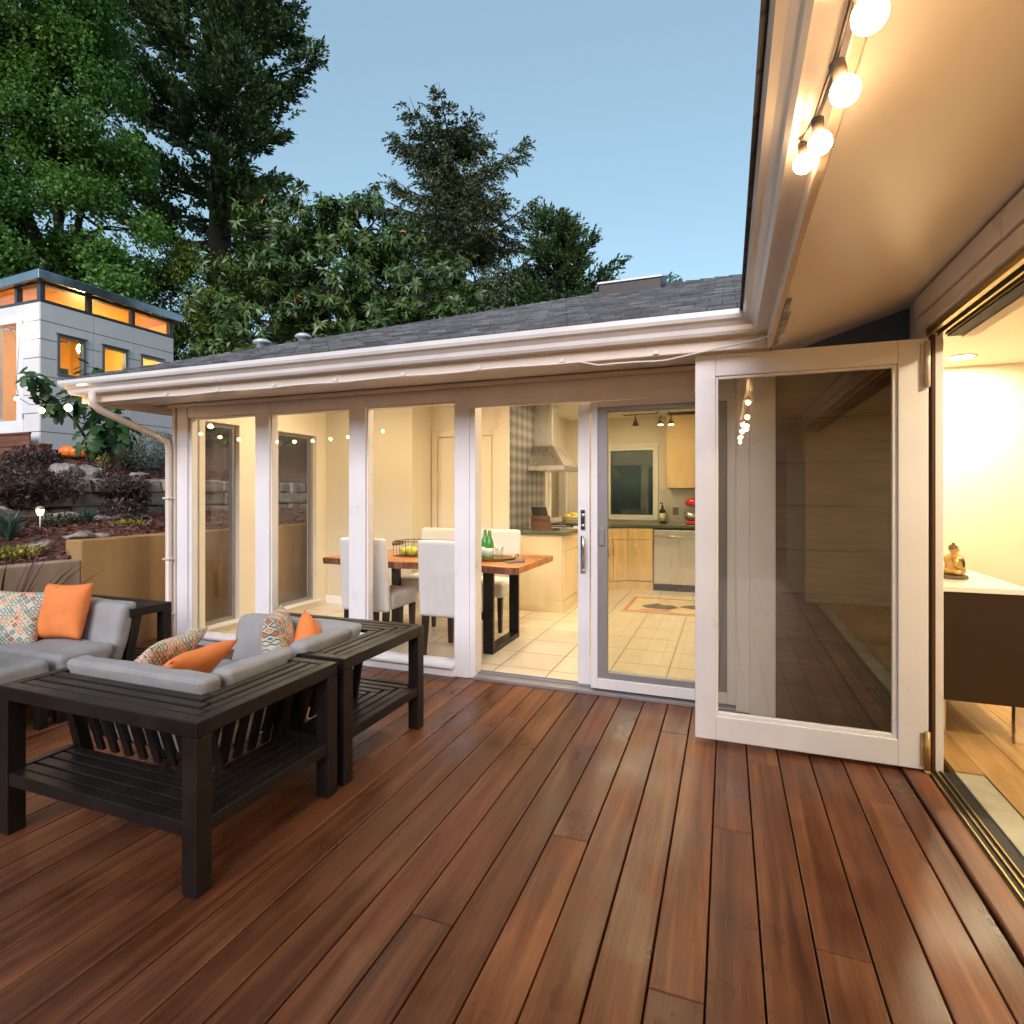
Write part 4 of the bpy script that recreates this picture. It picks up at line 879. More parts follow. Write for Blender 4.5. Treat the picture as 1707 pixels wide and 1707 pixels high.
chair("white dining chair on the far side of the table behind the wire basket", -2.93, 5.26, R(180))
chair("white dining chair on the far side of the table behind the green bottles", -2.22, 5.26, R(181))
# things on the table
t = thing("wire_basket", "long dark wire fruit basket on the slab table", "basket", (-2.60, 4.62, 0.773))
b = MB(); x0, x1, y0, y1, z0, z1 = -2.86, -2.34, 4.50, 4.76, 0.780, 0.915
for z in (z0, z1): b.tube([(x0, y0, z), (x1, y0, z), (x1, y1, z), (x0, y1, z), (x0, y0, z)], 0.004 if z == z1 else 0.003, 6)
for i in range(9): x = x0 + (x1 - x0) * i / 8; b.tube([(x, y0, z1), (x, y0, z0), (x, y1, z0), (x, y1, z1)], 0.0025, 5)
for i in range(1, 5): y = y0 + (y1 - y0) * i / 5; b.tube([(x0, y, z1), (x0, y, z0), (x1, y, z0), (x1, y, z1)], 0.0025, 5)
b.build("wire", "wire_dark", t)
b = MB(); b.tube([(x0 - 0.03, 4.55, 0.885), (x0 - 0.03, 4.71, 0.885)], 0.018, 10); b.build("handle", "tray_wood", t)
for x, y in ((-2.79, 4.57), (-2.72, 4.63), (-2.70, 4.56), (-2.78, 4.66)):
    b = MB(); b.ball((x, y, 0.822), 0.040, 14, 10, (1, 1, 0.95)); tag(b.build("pear", "pear"), "yellow green fruit inside the long wire basket", "fruit", "fruit in the wire basket")
for x, y, l in ((-2.005, 4.64, "green glass bottle, left one of the pair on the tray"), (-1.925, 4.55, "green glass bottle, right one of the pair next to the tumbler")):
    t = thing("glass_bottle", l, "bottle", (x, y, 0.786), "green bottles on the dining table")
    b = MB(); b.lathe([(0.036, 0), (0.038, 0.01), (0.038, 0.12), (0.034, 0.15), (0.018, 0.19), (0.013, 0.225), (0.014, 0.235)], (x, y, 0.787)); b.build("glass", "green_glass", t)
    b = MB(); b.lathe([(0.0392, 0.02), (0.0392, 0.095)], (x, y, 0.787)); b.build("paper_label", "bottle_label", t)
    b = MB(); b.lathe([(0.015, 0.2355), (0.014, 0.25)], (x, y, 0.787)); b.build("cap", "chrome", t)
b = MB(); b.lathe([(0.034, 0), (0.038, 0.10), (0.0355, 0.10), (0.032, 0.006)], (-1.855, 4.60, 0.787)); tag(b.build("tumbler", "clear_glass"), "clear glass tumbler beside the green bottles", "glass")
t = thing("serving_tray", "oval wooden serving tray with raised handles carrying the bottles", "tray", (-1.95, 4.60, 0.773))
b = MB(); n = 28; ring = lambda rx, ry, z: [(-1.95 + rx * math.cos(2 * math.pi * i / n), 4.60 + ry * math.sin(2 * math.pi * i / n), z) for i in range(n)]
P = [ring(0.24, 0.14, 0.774), ring(0.26, 0.155, 0.800), ring(0.25, 0.147, 0.800), ring(0.235, 0.135, 0.785)]
vs = sum(P, []); fs = [(k * n + i, k * n + (i + 1) % n, (k + 1) * n + (i + 1) % n, (k + 1) * n + i) for k in range(3) for i in range(n)] + [tuple(range(n)), tuple(range(3 * n, 4 * n))]
b.add(vs, fs); b.build("dish", "tray_wood", t)
b = MB()
for s in (1,): b.tube([(-1.95 + 0.245, 4.53, 0.800), (-1.95 + 0.255, 4.55, 0.825), (-1.95 + 0.255, 4.65, 0.825), (-1.95 + 0.245, 4.67, 0.800)], 0.008)
b.build("handle", "brass", t)
b = MB(); b.hexa([(-1.70, 4.40, 0.774), (-1.58, 4.50, 0.774), (-1.66, 4.60, 0.774), (-1.78, 4.50, 0.774)], [(-1.70, 4.40, 0.780), (-1.58, 4.50, 0.792), (-1.66, 4.60, 0.792), (-1.78, 4.50, 0.780)]); tag(b.build("booklet", "plate_grey"), "grey booklet lying at the right end of the slab table", "booklet")

# ---------------------------------------------------------------- living room
t = thing("credenza", "dark brown floating credenza with a white top on steel legs", "credenza", (1.2, 4.6, 0.02))
MB().box(XR + 0.14, 1.490, 3.745, 5.60, 0.225, 0.815).build("body", "credenza", t, bevel=0.003)
MB().box(XR + 0.14, 1.500, 3.735, 5.61, 0.817, 0.846).build("top", "white_gloss", t, bevel=0.003)
for x, y in ((1.455, 3.80), (XR + 0.20, 3.80), (1.455, 5.5), (XR + 0.20, 5.5)): MB().box(x - 0.022, x + 0.022, y - 0.022, y + 0.022, 0.021, 0.224).build("leg", "chrome", t, bevel=0.002)
sx_, sy_, sz_ = 1.268, 4.12, 0.847
t = thing("statue", "small seated brass figure in a draped robe on the white credenza top", "statue", (sx_, sy_, sz_))
b = MB(); b.lathe([(0.085, 0), (0.09, 0.012), (0.083, 0.022), (0.07, 0.030)], (sx_, sy_, sz_), 24); b.build("pedestal", "brass_dark", t)
b = MB()
b.ball((sx_, sy_, sz_ + 0.055), 0.08, 20, 10, (1.05, 0.95, 0.45)); b.ball((sx_ + 0.075, sy_ - 0.02, sz_ + 0.052), 0.032, 14, 8, (1.3, 1.0, 0.7)); b.ball((sx_ - 0.06, sy_ - 0.02, sz_ + 0.052), 0.032, 14, 8, (1.1, 1.0, 0.7))
b.lathe([(0.066, 0.05), (0.055, 0.09), (0.060, 0.13), (0.062, 0.155), (0.040, 0.172), (0.022, 0.180), (0.020, 0.192)], (sx_ - 0.005, sy_, sz_), 20)
b.tube([(sx_ + 0.052, sy_ - 0.005, sz_ + 0.155), (sx_ + 0.070, sy_ - 0.012, sz_ + 0.11), (sx_ + 0.075, sy_ - 0.03, sz_ + 0.08), (sx_ + 0.055, sy_ - 0.06, sz_ + 0.075)], [0.02, 0.018, 0.015, 0.012], 10)
b.tube([(sx_ - 0.058, sy_ - 0.005, sz_ + 0.155), (sx_ - 0.070, sy_ - 0.012, sz_ + 0.11), (sx_ - 0.06, sy_ - 0.04, sz_ + 0.08), (sx_ - 0.03, sy_ - 0.06, sz_ + 0.07)], [0.02, 0.018, 0.015, 0.012], 10)
b.ball((sx_, sy_ - 0.002, sz_ + 0.212), 0.031, 18, 14, (0.92, 0.95, 1.12)); b.ball((sx_ + 0.004, sy_ - 0.031, sz_ + 0.208), 0.006, 8, 6, (0.8, 1, 1.2))
for s in (-1, 1): b.ball((sx_ + s * 0.028, sy_, sz_ + 0.208), 0.008, 8, 6, (0.5, 0.8, 1.6))
b.build("body", "brass", t)
b = MB(); b.ball((sx_, sy_ + 0.003, sz_ + 0.224), 0.031, 18, 12, (0.98, 1.0, 0.85)); b.ball((sx_, sy_ + 0.002, sz_ + 0.252), 0.012, 10, 8); b.build("hair", "brass_dark", t)
b = MB()
for k in range(5): b.tube([(sx_ - 0.055 + 0.012 * k, sy_ - 0.02 - 0.035, sz_ + 0.15 - 0.005 * k), (sx_ - 0.03 + 0.008 * k, sy_ - 0.064, sz_ + 0.115 - 0.008 * k), (sx_ + 0.04, sy_ - 0.05, sz_ + 0.135 - 0.018 * k)], 0.004, 6)
b.build("robe", "brass_dark", t)
t.scale = (0.8, 0.8, 0.8); t.rotation_euler = (0, 0, R(75))
t = thing("ornament", "low gold dish on a black base beside the brass statue", "ornament", (1.13, 4.30, 0.847))
MB().box(1.07, 1.20, 4.24, 4.36, 0.848, 0.862).build("base", "plastic_black", t, bevel=0.002)
b = MB(); b.lathe([(0.05, 0), (0.07, 0.05), (0.085, 0.11), (0.08, 0.11), (0.045, 0.01)], (1.13, 4.30, 0.863), 20); b.build("bowl", "gold_rail", t)

# ---------------------------------------------------------------- sofa units
PUFF = bpy.data.textures.new("puff", 'CLOUDS'); PUFF.noise_scale = 0.16; PUFF.noise_depth = 2
def sofa(label, cx, cy, sx, sy, drop_x=False):
    """L backed lounge unit: a runs inward along X from the outer corner, b inward along Y; table ledges wrap the two outer sides"""
    LA, LB, HT = 1.07, 0.735, 0.588
    t = thing("lounge_sofa", label, "sofa", (cx + sx * LA / 2, cy + sy * LB / 2, 0), "dark framed outdoor lounge units")
    tf = lambda a, b_, z: (cx + sx * a, cy + sy * b_, z)
    M_ = lambda: MB(tf)
    W = 0.215; fr = 0.05
    b = M_()     # ledge top: rails and slats
    b.box(0, LA, 0, fr, HT - 0.055, HT); b.box(0, fr, fr, LB, HT - 0.055, HT)
    b.box(LA - fr, LA, fr, W + 0.08, HT - 0.055, HT); b.box(fr, W + 0.08, LB - fr, LB, HT - 0.055, HT)
    b.box(W - 0.012, W + 0.012, W, W + 0.03, HT - 0.05, HT - 0.004)
    ns = 3
    for k in range(ns):
        u = fr + 0.008 + k * (W - fr) / ns; v = u + (W - fr) / ns - 0.012
        b.box(u + 0.006, LA - fr - 0.004, u, v, HT - 0.022, HT - 0.002); b.box(u, v, v + 0.008, LB - fr - 0.004, HT - 0.022, HT - 0.002)
    b.build("table_ledge", "frame_black", t, bevel=0.004)
    b = M_()     # lower shelf
    zs = 0.245; Ws = 0.27
    b.box(0.065, LA - 0.066, 0.004, 0.045, zs - 0.05, zs); b.box(0.004, 0.045, 0.066, LB - 0.066, zs - 0.05, zs)
    b.box(LA - 0.045, LA - 0.004, 0.066, Ws, zs - 0.05, zs); b.box(0.066, Ws, LB - 0.045, LB - 0.004, zs - 0.05, zs)
    for k in range(4):
        u = 0.055 + k * 0.056; b.box(u + 0.006, LA - 0.05, u, u + 0.044, zs - 0.022, zs - 0.003); b.box(u, u + 0.044, u + 0.05, LB - 0.05, zs - 0.022, zs - 0.003)
    b.build("shelf", "frame_black", t, bevel=0.003)
    for a, b_ in ((0, 0), (LA - 0.065, 0), (0, LB - 0.065)):
        M_().box(a, a + 0.065, b_, b_ + 0.065, 0.0, HT - 0.056).build("leg", "frame_black", t, bevel=0.003)
    b = M_()     # slatted leaning back
    for k in range(9):
        a = 0.25 + k * 0.088
        b.bar((a, 0.235, HT - 0.03), (a, 0.330, 0.215), 0.042, 0.016, (0, 1, 0.4))
    b.bar((LA - 0.03, 0.235, HT - 0.03), (LA - 0.03, 0.350, 0.02), 0.05, 0.05, (0, 1, 0.4))
    for k in range(6):
        b_ = 0.25 + k * 0.078
        b.bar((0.235, b_, HT - 0.03), (0.330, b_, 0.215), 0.042, 0.016, (1, 0, 0.4))
    b.bar((0.235, LB - 0.03, HT - 0.03), (0.350, LB - 0.03, 0.02), 0.05, 0.05, (1, 0, 0.4))
    b.build("backrest", "frame_black", t, bevel=0.003)
    b = M_(); b.box(0.46, LA - 0.004, 0.46, 0.50, 0.20, 0.27); b.box(0.46, LA - 0.004, LB - 0.04, LB, 0.20, 0.27); b.box(LA - 0.04, LA, 0.501, LB - 0.041, 0.20, 0.27); b.box(0.46, 0.50, 0.501, LB - 0.041, 0.20, 0.27)
    for k in range(6): b.box(0.51 + k * 0.09, 0.57 + k * 0.09, 0.501, LB - 0.041, 0.245, 0.268)
    b.box(LA - 0.05, LA, LB - 0.05, LB, 0, 0.199)
    b.build("seat_frame", "frame_black", t, bevel=0.003)
    def cush(name, pts_bot, pts_top):
        c = M_(); c.hexa(pts_bot, pts_top); o = c.build(name, "cushion_grey", t, bevel=0.036, seg=4); ss = o.modifiers.new("fine", 'SUBSURF'); ss.subdivision_type = 'SIMPLE'; ss.levels = ss.render_levels = 4; dm = o.modifiers.new("puff", 'DISPLACE'); dm.texture = PUFF; dm.strength = 0.022; dm.mid_level = 0.5; dm.texture_coords = 'LOCAL'; o.data.polygons.foreach_set("use_smooth", [True] * len(o.data.polygons))
        return o
    cush("seat_cushion", [(0.44, 0.44, 0.272), (LA + 0.02, 0.44, 0.272), (LA + 0.02, LB + 0.004, 0.272), (0.44, LB + 0.004, 0.272)], [(0.40, 0.40, 0.398), (LA + 0.02, 0.40, 0.398), (LA + 0.02, LB + 0.004, 0.398), (0.40, LB + 0.004, 0.398)])
    zt = 0.632
    cush("back_cushion", [(0.335, 0.340, 0.25), (LA - 0.01, 0.340, 0.25), (LA - 0.01, 0.435, 0.25), (0.335, 0.435, 0.25)], [(0.235, 0.222, zt), (LA - 0.01, 0.222, zt), (LA - 0.01, 0.335, zt), (0.235, 0.335, zt)])
    cush("back_cushion", [(0.340, 0.44, 0.25), (0.340, LB, 0.25), (0.435, LB, 0.25), (0.435, 0.44, 0.25)], [(0.222, 0.345, zt + 0.004), (0.222, LB, zt + 0.004), (0.335, LB, zt + 0.004), (0.335, 0.345, zt + 0.004)])
    return t
sofa("dark slatted lounge unit nearest the viewer with lattice and orange pillows", -1.650, 1.400, -1, 1)
sofa("dark slatted lounge unit with its back ledge facing the open glass doors", -1.650, 2.920, -1, -1)
sofa("grey cushioned lounge unit against the concrete wall holding a large orange pillow", -4.74, 2.920, 1, -1)
sofa("grey cushioned lounge unit cut by the left edge of the picture", -4.74, 1.400, 1, 1)

def pillow(label, m, loc, rot, size=0.42, thick=0.075, group=None):
    n = 18; V = []; F = []
    for side in (1, -1):
        for j in range(n + 1):
            for i in range(n + 1):
                u = -1 + 2 * i / n; v = -1 + 2 * j / n
                x = u * size / 2 * (1 - 0.085 * (1 - v * v)); y = v * size / 2 * (1 - 0.085 * (1 - u * u))
                z = side * thick * ((1 - u * u) * (1 - v * v)) ** 0.42 * (1 + 0.06 * math.sin(7 * u + 3 * v + size * 40)) + 0.004 * side * math.sin(11 * u * v + 5 * v) * (1 - u * u) * (1 - v * v)
                V.append((x, y, z))
    k = (n + 1) ** 2; 
    for s in range(2):
        for j in range(n):
            for i in range(n):
                a = s * k + j * (n + 1) + i; q = (a, a + 1, a + n + 2, a + n + 1); F.append(q if s == 0 else q[::-1])
    me = bpy.data.meshes.new("pillow"); me.from_pydata(V, [], F)
    bm = bmesh.new(); bm.from_mesh(me); bmesh.ops.remove_doubles(bm, verts=bm.verts, dist=1e-5); bm.to_mesh(me); bm.free()
    me.polygons.foreach_set('use_smooth', [True] * len(me.polygons)); me.materials.append(MATS[m])
    o = bpy.data.objects.new("pillow", me); COL.objects.link(o); o.location = loc; o.rotation_euler = rot
    return tag(o, label, "pillow", group)
pillow("square orange pillow leaning on the far grey back cushion", "pillow_orange", (-4.10, 2.475, 0.575), (R(74), R(-2), R(10)), 0.375, 0.075)
pillow("patterned lattice pillow left of the large orange pillow on the far lounge", "pillow_lattice", (-4.36, 2.32, 0.530), (R(66), R(4), R(30)), 0.40, 0.07)
pillow("orange pillow lying inside the nearest lounge unit, only its top edge showing", "pillow_orange", (-2.37, 1.93, 0.505), (R(42), R(0), R(-84)), 0.40, 0.065)
pillow("lattice patterned pillow behind the orange one in the nearest lounge unit", "pillow_lattice", (-2.60, 1.99, 0.512), (R(48), R(0), R(-76)), 0.40, 0.065)
pillow("lattice patterned pillow standing on its edge in the lounge by the doors", "pillow_lattice", (-2.255, 2.42, 0.545), (R(84), R(0), R(122)), 0.36, 0.085)
pillow("small orange pillow tucked in the corner of the lounge by the doors", "pillow_orange", (-2.13, 2.53, 0.500), (R(76), R(45), R(100)), 0.31, 0.075)

# ---------------------------------------------------------------- string lights and cables
def string_light(label, path, bulbs, cable="black_rubber", r=0.026, back=None):
    t = thing("string_light", label, "string light", path[0])
    b = MB(); b.tube(path, 0.0035, 6)
    if back: b.tube(back, 0.0035, 6)
    b.build("cable", cable, t)
    for (x, y, z), d in bulbs:
        d = Vector(d).normalized(); p = Vector((x, y, z)); s0 = p - d * (r * 1.0); s1 = p - d * (r + 0.026)
        MB().tube([s0, s1], [0.0105, 0.0115], 10).build("socket", "socket_brown", t)
        b = MB(); b.ball(p, r, 16, 12); b.build("bulb", "bulb_glow", t)
        b = MB(); b.tube([s1, s1 - Vector((0, 0, 0.03))], 0.003, 6); b.build("lead", cable, t)
eave = [((0.168, 0.829, 1.952), (0.3, 0.0, -1)), ((0.168, 0.989, 1.962), (0.25, 0, -1)), ((0.165, 1.217, 2.0145), (0.1, 0, -1)), ((0.163, 1.456, 2.105), (0, 0, -1))]
y = 0.58
for k in range(9):
    eave.append(((0.160 - 0.012 * (k % 2), y, 2.03 + 0.02 * math.sin(k * 2.1)), (0.1 * math.sin(k), 0.1, -1))); y -= 0.24
pth = [(0.165, 1.50, 2.155), (0.160, 1.46, 2.160), (0.158, 1.217, 2.07), (0.157, 1.10, 2.045), (0.157, 0.989, 2.02), (0.157, 0.829, 2.01), (0.160, 0.58, 2.09), (0.16, 0.1, 2.10), (0.16, -0.4, 2.09), (0.16, -0.9, 2.10), (0.16, -1.45, 2.09)]
string_light("string of glowing globe bulbs hung along the right hand eave", pth, eave, r=0.0212, back=[(0.165, 1.50, 2.155), (0.176, 1.40, 2.140), (0.180, 1.22, 2.118), (0.182, 1.05, 2.122), (0.182, 0.85, 2.135), (0.182, 0.4, 2.12), (0.182, -0.3, 2.13), (0.18, -1.4, 2.12)])
lb = []; lp = []
for k in range(13):
    f = k / 12; x = -5.15 - 2.7 * f; y_ = -0.1 + 1.7 * f; z = 2.42 - 0.20 * math.sin(math.pi * f)
    lp.append((x, y_, z)); lb.append(((x + 0.02, y_, z - 0.075), (0, 0, -1)))
string_light("string of globe bulbs over the left side of the deck, mirrored in the windows", lp, lb)
lp = [(-5.07, 3.13, 2.16), (-5.13, 3.14, 2.14), (-6.0, 3.55, 2.20), (-7.1, 3.95, 2.32), (-8.3, 4.5, 2.55), (-10.4, 5.6, 3.05), (-12.35, 6.72, 4.45)]
string_light("string light running from the house eave corner to the garden studio", lp, [((-5.13, 3.135, 2.065), (0, 0, -1)), ((-6.55, 3.75, 2.20), (0, 0, -1)), ((-8.75, 4.72, 2.60), (0, 0, -1))])
# white cable clipped under the eaves
b = MB(); pts = [(0.235, 2.90, 2.105), (0.215, 2.95, 2.10), (0.10, 2.98, 2.085), (-0.12, 3.05, 2.070), (-0.30, 3.150, 2.066), (-0.36, 3.164, 2.068)]
for k in range(1, 40):
    x = -0.36 - k * 0.105; pts.append((x, 3.163, 2.112 - 0.012 + 0.003 * math.sin(k * 0.9) - (0.03 if k < 4 else 0.0)))
b.tube(pts, 0.0048, 6)
for k in range(0, 40, 5):
    x = -0.36 - k * 0.105; b.box(x - 0.015, x + 0.015, 3.155, 3.169, 2.105, 2.125)
tag(b.build("eave_cable", "white_cable"), "thin white cable clipped under the eave gutter", "cable")

# ---------------------------------------------------------------- garden terrace
def gz(x, y):
    """height of the planted bank"""
    x = np.asarray(x, float); y = np.asarray(y, float); d = -x - 5.1
    w = np.clip((y - 3.05) / 0.25, 0, 1); base = 0.765 * (1 - w) + 0.93 * w
    low = base + (1.10 - base) * np.clip(d / 1.8, 0, 1)
    up = 1.52 + 0.45 * np.clip((d - 1.95) / 4.0, 0, 1) + 0.06 * np.clip(d - 6, 0, 40)
    z = np.where(d < 1.92, low, np.where(d < 2.02, 1.10 + (d - 1.92) / 0.10 * 0.42, up))
    z = z + 0.025 * np.sin(x * 3.1 + y * 1.7) * np.sin(y * 2.3 - x) * np.clip(d, 0, 1)
    back = np.clip((y - 9.6) * 0.55, 0, 3.4)
    return np.maximum(z, np.where(y > 9.6, np.minimum(z + back * 0.6, 5), z))
xs = np.concatenate([np.linspace(-5.12, -8, 70), np.linspace(-8.1, -14, 40), np.linspace(-15, -70, 30)]); ys = np.concatenate([np.linspace(-25, -1, 20), np.linspace(-0.8, 10, 110), np.linspace(11, 80, 35)])
XX, YY = np.meshgrid(xs, ys); ZZ = gz(XX, YY)
V = np.stack([XX, YY, ZZ], -1).reshape(-1, 3); nx_ = len(xs); ny_ = len(ys)
I = (np.arange(ny_ - 1)[:, None] * nx_ + np.arange(nx_ - 1)[None]).ravel(); F = np.stack([I, I + nx_, I + nx_ + 1, I + 1], 1)
tag(quads_obj("garden_bed", V, F, "soil", smooth=True), kind='structure')
xs = np.linspace(-5.119, 60, 50); ys = np.linspace(10.0, 80, 50); XX, YY = np.meshgrid(xs, ys); ZZ = np.clip((YY - 10.0) * 0.9, -0.4, 3.4)
V = np.stack([XX, YY, ZZ], -1).reshape(-1, 3); I = (np.arange(49)[:, None] * 50 + np.arange(49)[None]).ravel()
tag(quads_obj("hill", V, np.stack([I, I + 1, I + 51, I + 50], 1), "ground", smooth=True), kind='structure')
# unseen slope added behind the viewer to darken what the panes mirror
xs = np.linspace(-60, 60, 60); ys = np.linspace(-9, -70, 50); XX, YY = np.meshgrid(xs, ys); ZZ = -0.45 + np.clip((-9 - YY) * 0.50, 0, 11) + 0.5 * np.sin(XX * 0.9) * np.sin(YY * 0.7) * np.clip(-9 - YY, 0, 3) / 3
V = np.stack([XX, YY, ZZ], -1).reshape(-1, 3); I = (np.arange(49)[:, None] * 60 + np.arange(59)[None]).ravel()
tag(quads_obj("added_slope", V, np.stack([I, I + 60, I + 61, I + 1], 1), "ground", smooth=True), kind='structure')
# bark mulch chips
n = 42000
cx_ = -5.13 - rng.random(n) ** 1.3 * 6.6; cy_ = rng.uniform(0.3, 8.2, n); keep = ~((cx_ < -6.75) & (cx_ > -7.3)); cx_ = cx_[keep]; cy_ = cy_[keep]; n = len(cx_)
Dv = np.stack([rng.normal(size=n), rng.normal(size=n), rng.normal(size=n) * 0.35], 1); Nv = np.stack([rng.normal(size=n) * 0.5, rng.normal(size=n) * 0.5, np.ones(n)], 1)
o = leaves("bark_mulch", np.stack([cx_, cy_, gz(cx_, cy_) + rng.uniform(0.0, 0.022, n)], 1), Dv, Nv, rng.uniform(0.03, 0.085, n), rng.uniform(0.008, 0.022, n), "mulch", None, rng.random(n), 0.05)
tag(o, "red brown bark mulch chips covering the garden bank", "mulch", kind='stuff')
# concrete retaining wall, stepped
t = thing("retaining_wall", "stepped concrete retaining wall beside the deck, its taller end ochre from stain and painted warm light", "wall", (-5.1, 3.15, -0.4))
b = MB(); b.box(-5.16, -5.0, -6.0, 3.15, -0.4, 0.805); b.build("lower_wall", "concrete_grey", t, bevel=0.012)
b = MB(); b.box(-5.20, -4.998, 3.152, 8.5, -0.4, 0.965); b.build("upper_wall", "concrete", t, bevel=0.012)  # ochre carries both stain and painted warm light
# dry stone wall of the upper terrace
b = MB(); rs = random.Random(4)
for row, (z0, z1) in enumerate(((1.02, 1.19), (1.19, 1.37), (1.37, 1.545))):
    y = -0.6 + row * 0.17
    while y < 8.0:
        L = rs.uniform(0.22, 0.58); g = 0.008; zz = z0 + rs.uniform(-0.01, 0.01); xo = rs.uniform(-0.035, 0.035)
        j = lambda s=0.018: rs.uniform(-s, s)
        b.hexa([(-7.16, y + g, zz), (-6.97 + xo + j(), y + g + j(), zz + j()), (-6.97 + xo + j(), y + L - g + j(), zz + j()), (-7.16, y + L - g, zz)],
               [(-7.16, y + g, z1 - g), (-6.99 + xo + j(), y + g + j(), z1 - g + j()), (-6.99 + xo + j(), y + L - g + j(), z1 - g + j()), (-7.16, y + L - g, z1 - g)])
        y += L
t = b.build("stone_wall", "stone", bevel=0.022, seg=2); tag(t, "low dry stone wall holding the upper garden bed", "wall")
ROUGH = bpy.data.textures.new("rough", 'CLOUDS'); ROUGH.noise_scale = 0.09; ROUGH.noise_depth = 4
def rock(label, c, r, sc, seed, m="rock"):
    bm = bmesh.new(); bmesh.ops.create_icosphere(bm, subdivisions=3, radius=1); rs = np.random.default_rng(seed); P = nrm(rs.normal(size=(9, 3))); A = rs.uniform(0.62, 0.92, 9)
    for v in bm.verts:
        q = np.array(v.co); 
        for p_, a_ in zip(P, A):
            dd = q @ p_
            if dd > a_: q = q - p_ * (dd - a_)
        q = q * (1 + 0.05 * math.sin(q[0] * 9 + seed) * math.sin(q[1] * 8) + 0.03 * math.sin(q[2] * 17 + q[0] * 13)); v.co = Vector(q * r * np.array(sc))
    me = bpy.data.meshes.new("rock"); bm.to_mesh(me); bm.free(); me.materials.append(MATS[m]); o = bpy.data.objects.new("rock", me); COL.objects.link(o); o.location = c
    sb = o.modifiers.new("fine", 'SUBSURF'); sb.subdivision_type = 'SIMPLE'; sb.levels = sb.render_levels = 2; dm = o.modifiers.new("rough", 'DISPLACE'); dm.texture = ROUGH; dm.strength = r * 0.35; dm.texture_coords = 'LOCAL'
    return tag(o, label, "rock")
rock("rough grey boulder on the stone wall, left of the pale boulder", (-7.22, 4.38, 1.57), 0.175, (0.9, 1.0, 0.85), 3)
rock("pale rounded boulder on the stone wall beside the grey boulder", (-7.22, 4.64, 1.57), 0.15, (0.9, 1.05, 1.0), 8)
rock("upper flat split stone resting on the step of the concrete wall", (-5.22, 3.27, 0.985), 0.105, (0.9, 1.2, 0.40), 5)
rock("lower flat split stone leaning under the other on the concrete wall step", (-5.20, 3.45, 0.975), 0.085, (0.9, 1.2, 0.38), 6)
rock("low dark stone half sunk in the mulch beside the concrete wall", (-5.55, 3.18, 0.90), 0.10, (1, 1.2, 0.5), 9, "stone")
rock("small pale stone lying in the mulch below the dark shrub", (-6.55, 4.30, 1.06), 0.13, (1, 1.6, 0.4), 12)
rock("broad flat stone at the foot of the stone wall", (-6.62, 4.05, 1.07), 0.17, (0.8, 1.5, 0.5), 13, "stone")
rock("buff stone at the foot of the wall near the house corner", (-6.60, 4.75, 1.06), 0.15, (0.8, 1.7, 0.45), 15)
rock("small reddish stone on the upper mulch bed near the house", (-7.6, 5.55, 1.60), 0.10, (1, 1.4, 0.5), 17)
rock("squared stone block at the left end of the lower bed", (-6.75, 3.35, 1.12), 0.22, (0.7, 1.3, 0.6), 19, "stone")

def blob_points(n, lobes, surf=0.5):
    """points in a union of ellipsoids, thicker towards the skin"""
    L = np.array(lobes, float); w = (L[:, 3] * L[:, 4] * L[:, 5]) ** 0.66; k = rng.choice(len(L), n, p=w / w.sum())
    d = nrm(rng.normal(size=(n, 3))); r = 1 - surf * rng.random(n) ** 1.6
    return L[k, :3] + d * r[:, None] * L[k, 3:], d
def shrub(name, label, cat, c, lobes, n, leaf, lw, m, up=0.4, group=None, twigs=5):
    t = thing(name, label, cat, c, group)
    P, d = blob_points(n, [(c[0] + l[0], c[1] + l[1], c[2] + l[2], *l[3:]) for l in lobes], 0.6)
    D = d * 0.5 + rng.normal(size=(n, 3)) * 0.7 + np.array([0, 0, up]); N = d + rng.normal(size=(n, 3)) * 0.6
    leaves("foliage", P, D, N, rng.uniform(0.6, 1.25, n) * leaf, rng.uniform(0.7, 1.2, n) * lw, m, t, rng.random(n))
    b = MB()
    for k in range(twigs):
        p = P[rng.integers(n)]; b.tube([c, (np.array(c) * 0.5 + p * 0.5 + rng.normal(size=3) * 0.03), p], [0.012, 0.008, 0.004], 5)
    b.build("stem", "twig", t)
    return t
def blades(name, label, cat, c, n, L, w, m, spread=0.8, arch=0.5, group=None, seg=6, lift=0.0, aim=None):
    """tuft of strap leaves arching out of one crown"""
    t = thing(name, label, cat, c, group); V = []; F = []; rv = []
    for k in range(n):
        a = rng.uniform(0, 2 * math.pi) if aim is None else aim + rng.normal() * 0.9
        l = L * rng.uniform(0.55, 1.1); tilt = spread * rng.uniform(0.15, 1.0); r0 = 0.05 * L * rng.random(); ww = w * rng.uniform(0.7, 1.2)
        o = np.array([math.cos(a), math.sin(a)]); sd_ = np.array([-o[1], o[0], 0]); p = np.array([c[0] + o[0] * r0, c[1] + o[1] * r0, c[2] + lift]); th = math.pi / 2 - tilt * 0.7; b0 = len(V)
        for s in range(seg + 1):
            f = s / seg; wd = ww * (1 - f) ** 0.55 * (0.55 + 0.45 * min(1, f * 4)); V += [p - sd_ * wd / 2, p + sd_ * wd / 2]
            st = l / seg; p = p + np.array([o[0] * math.cos(th) * st, o[1] * math.cos(th) * st, math.sin(th) * st]); th -= arch * tilt * 1.9 / seg * (0.4 + f * 1.4)
        r_ = rng.random()
        for s in range(seg): F.append((b0 + 2 * s, b0 + 2 * s + 1, b0 + 2 * s + 3, b0 + 2 * s + 2)); rv.append(r_)
    quads_obj("foliage", np.array(V), F, m, t, rv)
    return t
